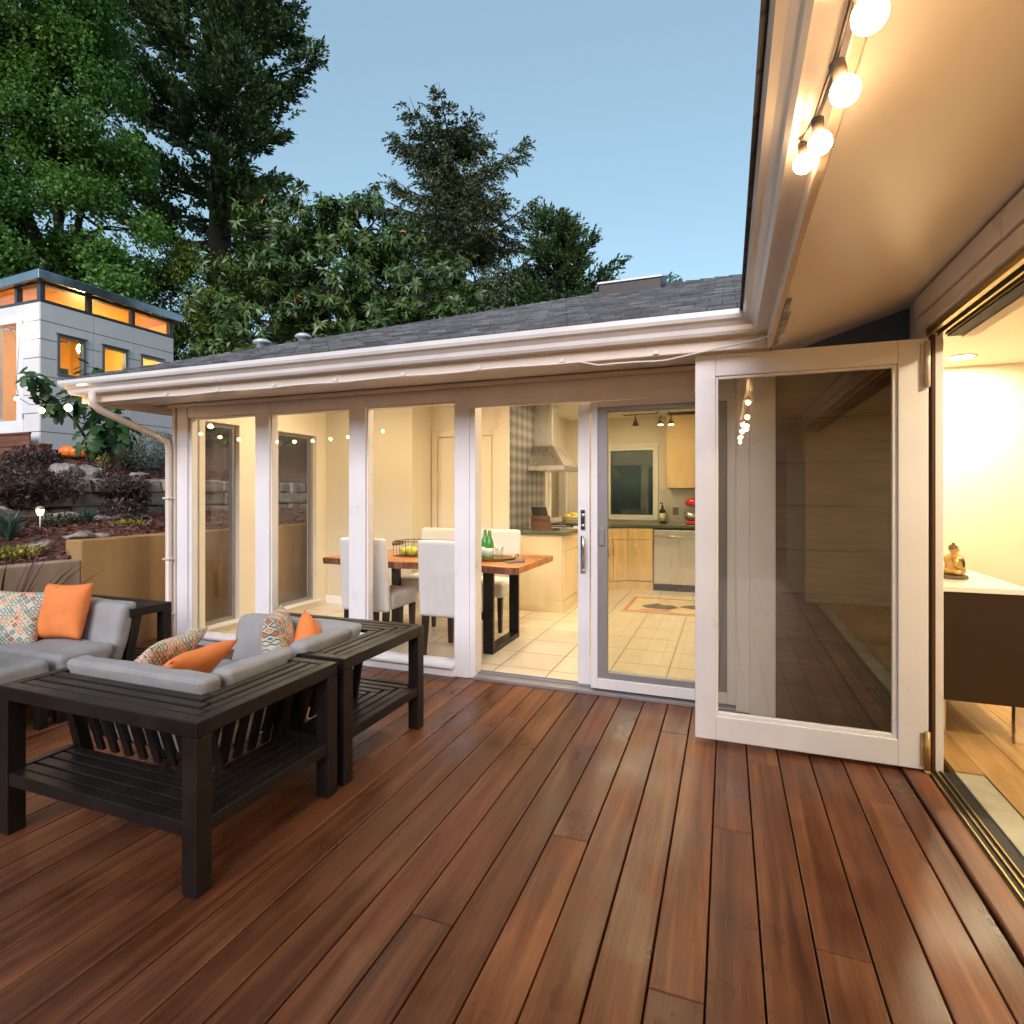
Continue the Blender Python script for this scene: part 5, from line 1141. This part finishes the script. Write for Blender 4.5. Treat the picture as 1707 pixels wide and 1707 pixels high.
# purple leaved shrubs over the stone wall
shrub("purple_shrub", "largest purple leaved shrub spilling over the stone wall at the left edge", "shrub", (-7.05, 3.75, 1.42), [(0, -0.35, 0.04, 0.28, 0.42, 0.20), (0.02, 0.1, 0.04, 0.26, 0.36, 0.20), (0.10, 0.42, 0.0, 0.20, 0.24, 0.18), (0.15, 0.1, -0.10, 0.12, 0.25, 0.14)], 3600, 0.045, 0.026, "leaf_purple", group="purple shrubs of the garden bank")
shrub("purple_shrub", "purple leaved shrub below the pale boulder, hanging down the stone wall", "shrub", (-7.0, 4.90, 1.40), [(0, -0.12, 0.03, 0.22, 0.26, 0.15), (0.03, 0.12, 0.0, 0.20, 0.20, 0.17), (0.11, 0.14, -0.16, 0.09, 0.13, 0.16)], 2200, 0.042, 0.024, "leaf_purple", group="purple shrubs of the garden bank")
shrub("purple_shrub", "small purple shrub standing higher on the bank below the wooden steps", "shrub", (-8.5, 4.78, 1.62), [(0, 0, 0.17, 0.28, 0.32, 0.18)], 1600, 0.045, 0.026, "leaf_purple", group="purple shrubs of the garden bank")
shrub("low_shrub", "dark reddish low shrub at the foot of the stone wall near the house", "shrub", (-6.62, 4.62, 1.08), [(0, 0, 0.08, 0.20, 0.22, 0.13)], 900, 0.04, 0.02, "leaf_purple")
shrub("silver_shrub", "grey green silvery shrub beside the studio corner of the house", "shrub", (-8.9, 6.75, 1.68), [(0, 0, 0.32, 0.55, 0.55, 0.38), (0.1, 0.45, 0.35, 0.4, 0.45, 0.36), (0, -0.3, 0.2, 0.4, 0.4, 0.25)], 5200, 0.06, 0.02, "leaf_silver")
blades("ornamental_grass", "tan plume grass left of the bare brown grass by the studio", "grass", (-8.8, 5.92, 1.62), 420, 0.62, 0.008, "leaf_tan", 0.75, 0.5, group="feather grasses below the studio")
blades("ornamental_grass", "taller brown feather grass beside the silvery shrub", "grass", (-8.95, 6.35, 1.64), 420, 0.70, 0.008, "leaf_tan", 0.7, 0.5, group="feather grasses below the studio")
blades("strap_lily", "large blue green strap leaved clump at the left edge of the bed", "plant", (-5.9, 3.12, 0.93), 90, 0.30, 0.024, "leaf_blue", 1.0, 0.75, group="strap leaved clumps in the mulch")
blades("strap_lily", "small blue green strap leaved clump in front of the stone wall", "plant", (-6.3, 4.03, 1.02), 70, 0.22, 0.022, "leaf_blue", 1.0, 0.75, group="strap leaved clumps in the mulch")
blades("strap_lily", "blue green strap leaved clump beside the house downpipe", "plant", (-6.35, 5.02, 1.02), 80, 0.36, 0.022, "leaf_blue", 0.9, 0.7, group="strap leaved clumps in the mulch")
shrub("dark_herb", "small dark green mound right of the solar path light", "plant", (-6.2, 3.72, 1.0), [(0, 0, 0.05, 0.13, 0.20, 0.09)], 520, 0.05, 0.016, "leaf_dark")
shrub("ground_cover", "yellow green ground cover patch below the split stones", "plant", (-5.42, 2.92, 0.84), [(0, 0, 0.02, 0.10, 0.26, 0.05)], 420, 0.04, 0.022, "leaf_yellow", group="yellow ground cover patches")
shrub("ground_cover", "yellow green ground cover patch in the mulch near the house", "plant", (-6.0, 4.22, 0.99), [(0, 0, 0.02, 0.12, 0.26, 0.05)], 420, 0.04, 0.022, "leaf_yellow", group="yellow ground cover patches")
blades("red_flax", "dark red spiky flax rising behind the lounge at the left edge", "plant", (-4.80, 2.42, 0.05), 90, 1.02, 0.034, "leaf_red", 1.0, 0.40)
blades("bronze_flax", "bronze yellow strap leaves of a flax at the left edge of the bank", "plant", (-6.45, 3.12, 1.08), 15, 0.75, 0.045, "leaf_bronze", 1.25, 0.35)
shrub("white_flower", "spindly stem with tiny white flowers beside the pale boulder", "plant", (-7.3, 4.86, 1.55), [(0, 0, 0.22, 0.06, 0.10, 0.10)], 60, 0.03, 0.02, "leaf_yellow", twigs=12)
t = thing("solar_light", "small glowing solar path light standing in the mulch", "path light", (-6.1, 3.48, 1.0))
b = MB(); b.tube([(-6.1, 3.48, 0.98), (-6.1, 3.48, 1.14)], 0.006, 8); b.build("stake", "plate_white", t)
b = MB(); b.lathe([(0.018, 0), (0.030, 0.03), (0.034, 0.062)], (-6.1, 3.48, 1.14), 14); b.build("lens", "solar_glow", t)
b = MB(); b.lathe([(0.040, 0.062), (0.038, 0.074), (0.02, 0.09), (0.004, 0.094)], (-6.1, 3.48, 1.14), 14); b.build("cap", "steel", t)
t = thing("pumpkin", "squat orange pumpkin in the dark gap under the studio", "pumpkin", (-10.9, 6.80, 1.98))
b = MB()
for k in range(10):
    a = k * math.pi / 5; b.ball((-10.9 + 0.15 * math.cos(a), 6.80 + 0.15 * math.sin(a), 2.09), 0.115, 14, 10, (1, 1, 0.95))
b.build("body", "pumpkin", t)
b = MB(); b.tube([(-10.9, 6.8, 2.17), (-10.91, 6.82, 2.23), (-10.94, 6.84, 2.26)], [0.025, 0.018, 0.016], 8); b.build("stalk", "twig", t)

# fig tree in front of the studio
t = thing("fig_tree", "young fig tree with lobed leaves in front of the grey studio", "tree", (-8.0, 5.16, 1.60))
b = MB()
limbs = [[(-8.0, 5.16, 1.55), (-8.02, 5.14, 1.85), (-8.0, 5.1, 2.10), (-8.03, 4.98, 2.32), (-8.05, 4.75, 2.55), (-8.1, 4.55, 2.78)],
         [(-8.0, 5.1, 2.10), (-7.98, 5.25, 2.35), (-7.95, 5.38, 2.55)], [(-8.02, 5.0, 2.28), (-8.0, 5.05, 2.6), (-7.98, 5.14, 2.9), (-7.98, 5.2, 3.05)], [(-8.03, 4.98, 2.32), (-7.9, 4.9, 2.5), (-7.85, 4.95, 2.7)]]
for i, l in enumerate(limbs): b.tube(l, [0.026, 0.022, 0.019, 0.016, 0.012, 0.007][:len(l)] if i == 0 else list(np.linspace(0.013, 0.005, len(l))), 7)
b.build("trunk", "twig", t)
V = []; F = []; rv = []
shape = [(0, 0), (0.10, -0.06), (0.32, 0.10), (0.22, 0.24), (0.50, 0.42), (0.40, 0.56), (0.20, 0.52), (0.24, 0.78), (0.12, 0.98), (0, 1.06)]
shape = [(x, y) for x, y in shape] + [(-x, y) for x, y in reversed(shape[1:-1])]
cl = [((-8.1, 4.53, 2.76), 11, 0.20), ((-8.06, 4.75, 2.52), 9, 0.18), ((-7.95, 5.35, 2.42), 22, 0.27), ((-7.97, 5.12, 2.95), 10, 0.15), ((-7.87, 4.97, 2.55), 12, 0.2), ((-7.95, 5.2, 2.15), 20, 0.26), ((-7.9, 5.45, 2.25), 14, 0.22)]
for c, k, r_ in cl:
    for _ in range(int(k * 1.5)):
        d = nrm(rng.normal(size=3)); p = np.array(c) + d * r_ * rng.random() ** 0.5; D = nrm(d * 0.7 + np.array([0, 0, -0.75]) + rng.normal(size=3) * 0.3); N = nrm(d + np.array([0.3, -0.4, 0.9]) + rng.normal(size=3) * 0.3)
        Sd = nrm(np.cross(D, N)); Nn = np.cross(Sd, D); l = rng.uniform(0.12, 0.21); b0 = len(V); m_ = len(shape); rr = rng.random()
        for x, y in shape: V.append(p + Sd * x * l * 1.15 + D * y * l - Nn * (y * y * 0.16 + abs(x) * 0.14) * l)
        V.append(p + D * 0.45 * l + Nn * 0.04 * l)
        for q in range(m_): F.append((b0 + q, b0 + (q + 1) % m_, b0 + m_)); rv.append(rr)
quads_obj("crown", np.array(V), F, "leaf_fig", t, rv)

# ---------------------------------------------------------------- garden studio
t = thing("garden_studio", "small grey panelled garden studio with lit orange clerestory windows", "studio", (-13.3, 8.1, 1.95))
SX, SY0, SY1, SXL, ZB, ZT = -11.84, 6.756, 9.46, -15.4, 2.157, 4.90
wins = [(7.035, 7.545, 3.585, 4.365), (7.865, 8.385, 3.62, 4.365), (8.68, 9.20, 3.66, 4.35)]
dr = (-13.25, -12.325, 2.46, 4.71)
b = MB(); holes_wall(b, 'X', SX - 0.14, SX - 0.014, SY0 + 0.015, SY1, ZB, ZT, wins); holes_wall(b, 'Y', SY0 + 0.014, SY0 + 0.13, SXL, SX - 0.141, ZB, ZT, [dr]); b.build("wall_core", "charcoal", t)
b = MB(); st = (ZT - ZB) / 8
ycuts = [SY0, 7.70, 8.53, SY1]; xcuts = [SX - 0.001, -12.346, -13.4, -14.4, SXL]
for k in range(8):
    z0, z1 = ZB + k * st + 0.007, ZB + (k + 1) * st - 0.007
    for y0, y1 in zip(ycuts, ycuts[1:]): holes_wall(b, 'X', SX - 0.0135, SX, y0 + 0.004, y1 - 0.004, z0, z1, [w for w in wins if w[0] < y1 and w[1] > y0])
    for x1, x0 in zip(xcuts, xcuts[1:]): holes_wall(b, 'Y', SY0, SY0 + 0.0135, x0 + 0.004, x1 - 0.018 if x1 > -11.9 else x1 - 0.004, z0, z1, [(dr[0], dr[1], z0 if dr[2] < z0 else max(z0, dr[2]), min(z1, dr[3]))] if (dr[2] < z1 and dr[3] > z0) else [])
b.build("cladding", "panel_grey", t)
for y0, y1, z0, z1 in wins:
    b = MB(); holes_wall(b, 'X', SX - 0.10, SX + 0.022, y0, y1, z0, z1, [(y0 + 0.045, y1 - 0.045, z0 + 0.045, z1 - 0.05)]); b.box(SX + 0.0, SX + 0.05, y0 - 0.02, y1 + 0.02, z1 + 0.001, z1 + 0.02); w = b.build("window", "window_metal", t)
    MB().box(SX - 0.04, SX - 0.034, y0 + 0.04, y1 - 0.04, z0 + 0.04, z1 - 0.045).build("pane", "glass", w)
b = MB(); zc0, zc1 = ZT + 0.005, 5.262
b.box(SX - 0.11, SX + 0.01, SY0, SY1, zc0, zc0 + 0.045); b.box(SXL, SX - 0.111, SY0, SY0 + 0.11, zc0, zc0 + 0.045); b.box(SX - 0.11, SX + 0.01, SY0 + 0.08, SY1, zc1 - 0.03, zc1); b.box(SXL, SX - 0.111, SY0, SY0 + 0.11, zc1 - 0.03, zc1)
for y in (SY0, 7.60, 8.48, SY1 - 0.10): b.box(SX - 0.10, SX + 0.004, y, y + (0.075 if y > SY0 else 0.08), zc0 + 0.046, zc1 - 0.031)
for x in (-12.60, -13.5, -14.5): b.box(x, x + 0.07, SY0 + 0.002, SY0 + 0.10, zc0 + 0.046, zc1 - 0.031)
b.build("clerestory_frame", "charcoal", t)
b = MB(); b.box(SX - 0.06, SX - 0.054, SY0 + 0.08, SY1 - 0.1, zc0 + 0.046, zc1 - 0.031); b.box(SXL, SX - 0.11, SY0 + 0.05, SY0 + 0.056, zc0 + 0.046, zc1 - 0.031); b.build("clerestory_pane", "glass", t)
b = MB(); b.hexa([(SXL, SY0 - 0.10, 5.12), (SX + 0.13, SY0 - 0.10, 5.282), (SX + 0.13, SY1 + 0.14, 5.282), (SXL, SY1 + 0.14, 5.12)], [(SXL, SY0 - 0.10, 5.29), (SX + 0.13, SY0 - 0.10, 5.455), (SX + 0.13, SY1 + 0.14, 5.455), (SXL, SY1 + 0.14, 5.29)]); b.build("roof", "roof_metal", t, bevel=0.01)
b = MB(); b.hexa([(SXL + 0.1, SY0 + 0.0, 5.105), (SX - 0.0, SY0 + 0.0, 5.264), (SX - 0.0, SY1, 5.264), (SXL + 0.1, SY1, 5.105)], [(SXL + 0.1, SY0 + 0.0, 5.120), (SX - 0.0, SY0 + 0.0, 5.278), (SX - 0.0, SY1, 5.278), (SXL + 0.1, SY1, 5.120)]); b.build("ceiling", "studio_ceiling", t)
b = MB(); b.box(SXL, SX - 0.142, SY1 + 0.001, SY1 + 0.1, ZB, 5.26); b.box(SXL - 0.1, SXL, SY0, SY1 + 0.1, ZB, 5.10); b.box(SXL, SX - 0.142, SY0 + 0.131, SY1, ZB, ZB + 0.05); b.build("inner_wall", "studio_inside", t)
b = MB(); b.box(-13.2, -12.2, SY1 - 0.7, SY1 - 0.02, 3.55, 3.60); b.build("shelf", "step_wood", t)
b = MB(); holes_wall(b, 'Y', SY0 - 0.01, SY0 + 0.10, dr[0], dr[1], dr[2], dr[3], [(dr[0] + 0.12, dr[1] - 0.20, dr[2] + 0.27, dr[3] - 0.14)]); d_ = b.build("door", "trim", t, bevel=0.004)
MB().box(dr[0] + 0.11, dr[1] - 0.19, SY0 + 0.04, SY0 + 0.046, dr[2] + 0.26, dr[3] - 0.13).build("pane", "glass", d_)
b = MB()
for z in (2.75, 4.5): b.box(dr[1] - 0.012, dr[1] + 0.012, SY0 - 0.02, SY0 - 0.011, z, z + 0.1)
b.build("hinge", "steel", d_)
b = MB(); b.box(SXL, SX - 0.2, SY0 + 0.2, SY1 - 0.1, 1.7, ZB - 0.002); b.build("foundation", "black_rubber", t)
g = thing("wall_lamp", "glowing square wall lamp beside the studio door", "wall lamp", (-12.187, SY0 - 0.06, 4.36))
b = MB(); b.box(-12.22, -12.15, SY0 - 0.03, SY0 - 0.001, 4.40, 4.48); b.build("bracket", "steel", g)
b = MB(); b.lathe([(0.05, -0.09), (0.062, 0.0), (0.058, 0.05), (0.03, 0.06)], (-12.187, SY0 - 0.10, 4.38), 14); b.build("shade", "lamp_glow", g)
g = thing("pendant_lamp", "glowing lamp inside the studio behind its glass door", "lamp", (-12.95, 8.2, 4.4))
b = MB(); b.ball((-12.95, 8.2, 4.45), 0.11, 16, 10); b.build("globe", "studio_glow", g)
b = MB(); b.tube([(-12.95, 8.2, 4.56), (-12.95, 8.2, 5.2)], 0.006, 6); b.build("cord", "black_rubber", g)
b = MB(); b.box(-12.35, -12.02, 7.1, 7.35, 3.45, 3.78); tag(b.build("storage_box", "box_green", bevel=0.01), "green box standing in the first studio window", "box")
# wooden steps up to the studio door
g = thing("garden_steps", "three stained wooden steps leading to the studio door", "steps", (-12.4, 6.3, 1.9))
for k, (x1, y0, z1) in enumerate(((-10.78, 6.29, 2.02), (-11.26, 6.42, 2.235), (-11.82, 6.55, 2.47))):
    b = MB(); b.cur = 0.3 + 0.3 * k; b.box(-13.8, x1, y0 + 0.02, SY0 - 0.12 - 0.02 * k, z1 - 0.30, z1 - 0.036); b.cur = 0.8 - 0.2 * k; b.box(-13.8, x1 + 0.02, y0, SY0 - 0.12 - 0.02 * k, z1 - 0.035, z1); b.build("step", "step_wood", g, attr="board", bevel=0.004)

# ---------------------------------------------------------------- trees
def limb_mesh(b, p, q, r0, r1, wob=0.12, n=6):
    p = np.array(p, float); q = np.array(q, float); L = np.linalg.norm(q - p); pts = []
    off = rng.normal(size=3) * wob * L * 0.35
    for i in range(n + 1):
        f = i / n; pts.append(p + (q - p) * f + off * math.sin(math.pi * f) + (rng.normal(size=3) * 0.02 * L if 0 < i < n else 0))
    b.tube(pts, list(np.linspace(r0, r1, n + 1)), 8); return pts
def broad_tree(name, label, base, lobes, ntw, per, leaf, lw, m, droop=0.3, trunk=0.22, surf=0.5, twr=0.22, hang=0.0):
    t = thing(name, label, "tree", base); b = MB(); base = np.array(base, float)
    L = np.array(lobes, float); ctr = L[:, :3].mean(0); fork = base * 0.55 + ctr * 0.45; limb_mesh(b, base, fork, trunk, trunk * 0.7, 0.05)
    for l in L: limb_mesh(b, fork, l[:3], trunk * 0.5, trunk * 0.12, 0.15)
    C, d = blob_points(ntw, lobes, surf)
    # clumps: pull twigs towards random clump centres so that light and dark masses and gaps appear
    k = max(8, ntw // 34); cc, _ = blob_points(k, lobes, surf * 0.8)
    near = np.argmin(((C[:, None, :] - cc[None]) ** 2).sum(-1), 1); C = C * 0.52 + cc[near] * 0.48
    for i in rng.choice(ntw, min(ntw, 70), replace=False):
        l = L[np.argmin(((C[i] - L[:, :3]) ** 2).sum(1))]; limb_mesh(b, l[:3], C[i], trunk * 0.13, 0.008, 0.2, 4)
    b.build("trunk", "bark", t)
    tw = nrm(d + np.array([0, 0, 0.35]) + rng.normal(size=d.shape) * 0.5); tone = rng.random(k)[near]
    N = ntw * per; tw2 = np.repeat(tw, per, 0); C2 = np.repeat(C, per, 0) + rng.normal(size=(N, 3)) * twr * 0.5 + tw2 * (rng.random(N) * twr)[:, None]
    C2[:, 2] -= hang * rng.random(N)
    D = tw2 * 0.55 + rng.normal(size=(N, 3)) * 0.65 + np.array([0, 0, -droop]); Nn = np.repeat(d, per, 0) * 0.5 + np.array([0, 0, 0.8]) + rng.normal(size=(N, 3)) * 0.5
    col = np.clip(0.55 * np.repeat(tone, per) + 0.45 * rng.random(N), 0, 1)
    leaves("crown", C2, D, Nn, rng.uniform(0.65, 1.2, N) * leaf, rng.uniform(0.75, 1.15, N) * lw, m, t, col)
    return t
def rosette_tree(name, label, base, lobes, ntw, per, leaf, lw, m, trunk=0.18, extra=()):
    """broad leaves in drooping whorls at the twig ends"""
    t = thing(name, label, "tree", base); b = MB(); base = np.array(base, float); L = np.array(lobes, float); ctr = L[:, :3].mean(0); fork = base * 0.6 + ctr * 0.4
    limb_mesh(b, base, fork, trunk, trunk * 0.7, 0.05)
    for l in L: limb_mesh(b, fork, l[:3], trunk * 0.5, trunk * 0.15, 0.15)
    C, d = blob_points(ntw, lobes, 0.55); k = ntw // 14; cc, _ = blob_points(k, lobes, 0.4); near = np.argmin(((C[:, None, :] - cc[None]) ** 2).sum(-1), 1); C = C * 0.72 + cc[near] * 0.28
    if len(extra):
        E_ = np.array(extra, float); C = np.concatenate([C, E_]); d = np.concatenate([d, np.tile([0, 0, 1.0], (len(E_), 1))]); near = np.concatenate([near, rng.integers(0, k, len(E_))]); ntw = len(C)
        for e in E_: b.tube([e - np.array([0.05, 0, 0.5]), e], [0.012, 0.006], 5)
    for i in rng.choice(ntw, 140, replace=False):
        l = L[np.argmin(((C[i] - L[:, :3]) ** 2).sum(1))]; limb_mesh(b, l[:3], C[i], trunk * 0.12, 0.008, 0.2, 4)
    b.build("trunk", "bark", t)
    ax = nrm(d + np.array([0, 0, 0.5]) + rng.normal(size=d.shape) * 0.45); N = ntw * per; a2 = np.repeat(ax, per, 0)
    ph = rng.random(N) * 2 * math.pi; u = nrm(np.cross(a2, np.tile([0.31, 0.2, 0.93], (N, 1)))); v = np.cross(a2, u)
    rad = u * np.cos(ph)[:, None] + v * np.sin(ph)[:, None]; s = rng.uniform(-0.10, 0.04, N)[:, None]; el = rng.uniform(-0.55, 0.75, N)[:, None]
    D = rad + a2 * el + np.array([0, 0, -0.35]); Nn = a2 + rng.normal(size=(N, 3)) * 0.3
    col = np.clip(0.25 * np.repeat(rng.random(k)[near], per) + 0.30 * np.repeat(rng.random(ntw), per) + 0.42 * rng.random(N) + 0.0, 0, 0.975); col[rng.random(N) < 0.006] = 1.0
    leaves("crown", np.repeat(C, per, 0) + a2 * s, D, Nn, rng.uniform(0.7, 1.2, N) * leaf, rng.uniform(0.8, 1.15, N) * lw, m, t, col, 0.16)
    return t
def conifer(name, label, base, Ht, r0, nbr, lenf, z0f, m, tip=0.3, sag=0.15, hang=0.0, pad=0.34, tuft=16, spr=0.5, per=14, needle=0.2, nw=0.05, flat=0.35, inner=0.9, lo=0.7):
    """trunk, sweeping limbs, and along each limb short sprigs whose needles are splayed about the sprig"""
    t = thing(name, label, "tree", base); b = MB(); base = np.array(base, float)
    b.tube([base + np.array([0.15 * math.sin(f * 5), 0.1 * math.sin(f * 3), f * Ht]) for f in np.linspace(0, 0.97, 12)], list(r0 * (1 - 0.93 * np.linspace(0, 0.97, 12))), 10)
    Cs = []; Ds = []; Ns = []; cl = []
    for k in range(nbr):
        f = z0f + (1 - z0f) * (k + rng.random()) / nbr; a = k * 2.39996 + rng.normal() * 0.35; L = lenf(f) * rng.uniform(lo, 1.12); o = np.array([math.cos(a), math.sin(a), 0]); p0 = base + np.array([0, 0, f * Ht])
        up = tip * rng.uniform(0.5, 1.4); sg = sag * rng.uniform(0.5, 1.3)
        cv = lambda s: p0 + o * L * s + np.array([0, 0, 1]) * L * (-sg * math.sin(s * math.pi * 0.8) + up * s ** 2.2)
        pts = [cv(s) for s in np.linspace(0, 1, 6)]; rb = 0.018 + 0.02 * L; b.tube(pts, list(np.linspace(rb, 0.008, 6)), 5)
        nt_ = max(5, int(tuft * L)); s = 1 - inner * rng.random(nt_) ** 0.9; sd_ = np.array([-o[1], o[0], 0])
        lat = rng.normal(size=nt_) * pad * L * (0.15 + 0.85 * np.sin(np.clip(s, 0, 1) * math.pi) ** 0.8) * 0.5
        P = np.array([cv(x) for x in s]) + sd_ * lat[:, None] + rng.normal(size=(nt_, 3)) * np.array([0.06, 0.06, flat * 0.22]) * (0.5 + L * 0.2)
        if hang: P[:, 2] -= hang * rng.random(nt_) ** 1.5 * 0.6
        d = nrm(o * 0.9 + sd_ * np.sign(lat)[:, None] * 0.55 + np.array([0, 0, up * 1.0 + 0.15 - hang * 2.2]) + rng.normal(size=(nt_, 3)) * 0.32)
        N = nt_ * per; u = np.tile(np.linspace(0, 1, per), nt_) + rng.normal(size=N) * 0.04; d2 = np.repeat(d, per, 0); sl = np.repeat(rng.uniform(0.6, 1.2, nt_) * spr, per)
        C = np.repeat(P, per, 0) + d2 * (u * sl)[:, None] + rng.normal(size=(N, 3)) * 0.025
        sp_v = rng.normal(size=(N, 3)); sp_v -= d2 * (sp_v * d2).sum(1, keepdims=True); D = d2 * 0.85 + nrm(sp_v) * (0.75 * (1.1 - 0.6 * u))[:, None]
        Cs.append(C); Ds.append(D); Ns.append(np.array([0, 0, 1.0]) + rng.normal(size=(N, 3)) * 0.6); cl.append(np.clip(0.3 * rng.random() + 0.35 * np.repeat(rng.random(nt_), per) + 0.35 * u, 0, 1))
    b.build("trunk", "bark", t); C = np.concatenate(Cs); N = len(C)
    leaves("crown", C, np.concatenate(Ds), np.concatenate(Ns), rng.uniform(0.7, 1.2, N) * needle, rng.uniform(0.7, 1.2, N) * nw, m, t, np.concatenate(cl), 0.05)
    return t
broad_tree("maple_tree", "tall bright green maple filling the upper left corner", (-18.2, 10.6, 2.6),
           [(-18.6, 10.2, 15.6, 2.4, 2.5, 3.4), (-17.4, 10.9, 12.2, 1.6, 1.8, 2.0), (-19.4, 9.6, 11.5, 2.4, 2.4, 2.4), (-18.6, 9.9, 8.6, 2.5, 2.5, 1.8), (-16.9, 11.2, 9.0, 1.4, 1.6, 1.3), (-20.5, 8.9, 8.6, 2.2, 2.2, 2.0), (-19.6, 9.6, 14.0, 2.2, 2.2, 2.4), (-17.7, 10.6, 14.6, 1.3, 1.5, 1.9), (-17.0, 11.1, 10.9, 1.1, 1.2, 0.8), (-17.4, 10.8, 6.9, 2.0, 1.8, 1.2)],
           5200, 30, 0.125, 0.085, "leaf_maple", droop=0.5, trunk=0.32, twr=0.34)
broad_tree("garden_tree", "yellow green bushy tree between the studio roof and the maple", (-16.2, 14.2, 2.8),
           [(-16.6, 13.8, 7.2, 2.2, 2.0, 1.8), (-15.0, 14.9, 6.6, 2.0, 2.0, 2.0), (-17.6, 13.2, 5.8, 1.8, 1.8, 1.5), (-14.4, 15.2, 5.0, 1.8, 1.8, 1.4), (-15.9, 14.1, 8.3, 1.4, 1.4, 1.2)],
           2200, 30, 0.12, 0.07, "leaf_mid", droop=0.3, trunk=0.2, twr=0.3)
rosette_tree("laurel_tree", "broad glossy leaved evergreen directly behind the house roof", (-7.8, 10.4, 1.2),
             [(-7.9, 9.9, 5.9, 1.6, 1.5, 1.6), (-9.2, 9.3, 5.0, 1.5, 1.4, 1.7), (-6.3, 10.6, 5.4, 1.6, 1.4, 1.5), (-7.1, 10.2, 4.4, 1.7, 1.4, 1.5), (-8.6, 9.5, 6.7, 1.1, 1.1, 1.0), (-5.3, 11.1, 4.6, 1.2, 1.2, 1.2), (-9.4, 9.1, 3.6, 1.3, 1.3, 1.3), (-7.2, 10.2, 6.9, 1.0, 1.0, 0.8), (-8.0, 9.7, 3.4, 1.6, 1.2, 1.2), (-5.0, 11.2, 3.7, 1.2, 1.1, 1.1), (-4.5, 11.4, 4.3, 0.8, 0.9, 0.8)],
             3000, 17, 0.18, 0.054, "leaf_laurel", trunk=0.2, extra=[(-7.0, 10.3, 7.95), (-8.4, 9.7, 7.85), (-6.2, 10.6, 7.1), (-9.3, 9.2, 6.9)])
conifer("cypress_tree", "tall dark cypress with a bare lower trunk behind the maple", (-20.3, 18.2, 3.0), 30.0, 0.62, 96, lambda f: 6.4 * (1 - f) ** 0.30 * (0.78 + 0.22 * math.sin(f * 47)), 0.27, "leaf_cypress", tip=0.34, sag=0.10, pad=0.34, tuft=27, spr=0.58, per=15, needle=0.23, nw=0.105, flat=0.35, inner=0.72, lo=0.55)
conifer("redwood_tree", "drooping redwood standing alone against the sky", (-12.6, 25.4, 3.4), 16.2, 0.45, 78, lambda f: 7.2 * (1 - f) ** 0.38, 0.10, "leaf_redwood", tip=0.40, sag=0.04, hang=0.5, pad=0.13, tuft=36, spr=0.6, needle=0.21, nw=0.08, flat=0.2, inner=0.97, lo=0.5)
conifer("fir_tree", "small dark conifer right of the redwood, just above the roof", (-7.4, 25.4, 3.4), 10.8, 0.28, 70, lambda f: 4.5 * (1 - f) ** 0.55, 0.12, "leaf_cypress", tip=0.40, sag=0.05, pad=0.30, tuft=26, spr=0.55, needle=0.21, nw=0.09, inner=0.9)
conifer("fir_tree", "tip of a distant conifer showing behind the skylight", (-3.1, 30.0, 3.4), 9.0, 0.25, 40, lambda f: 3.2 * (1 - f) ** 0.5, 0.3, "leaf_cypress", tip=0.36, sag=0.05, pad=0.42, tuft=20, spr=0.5, needle=0.18, nw=0.065)
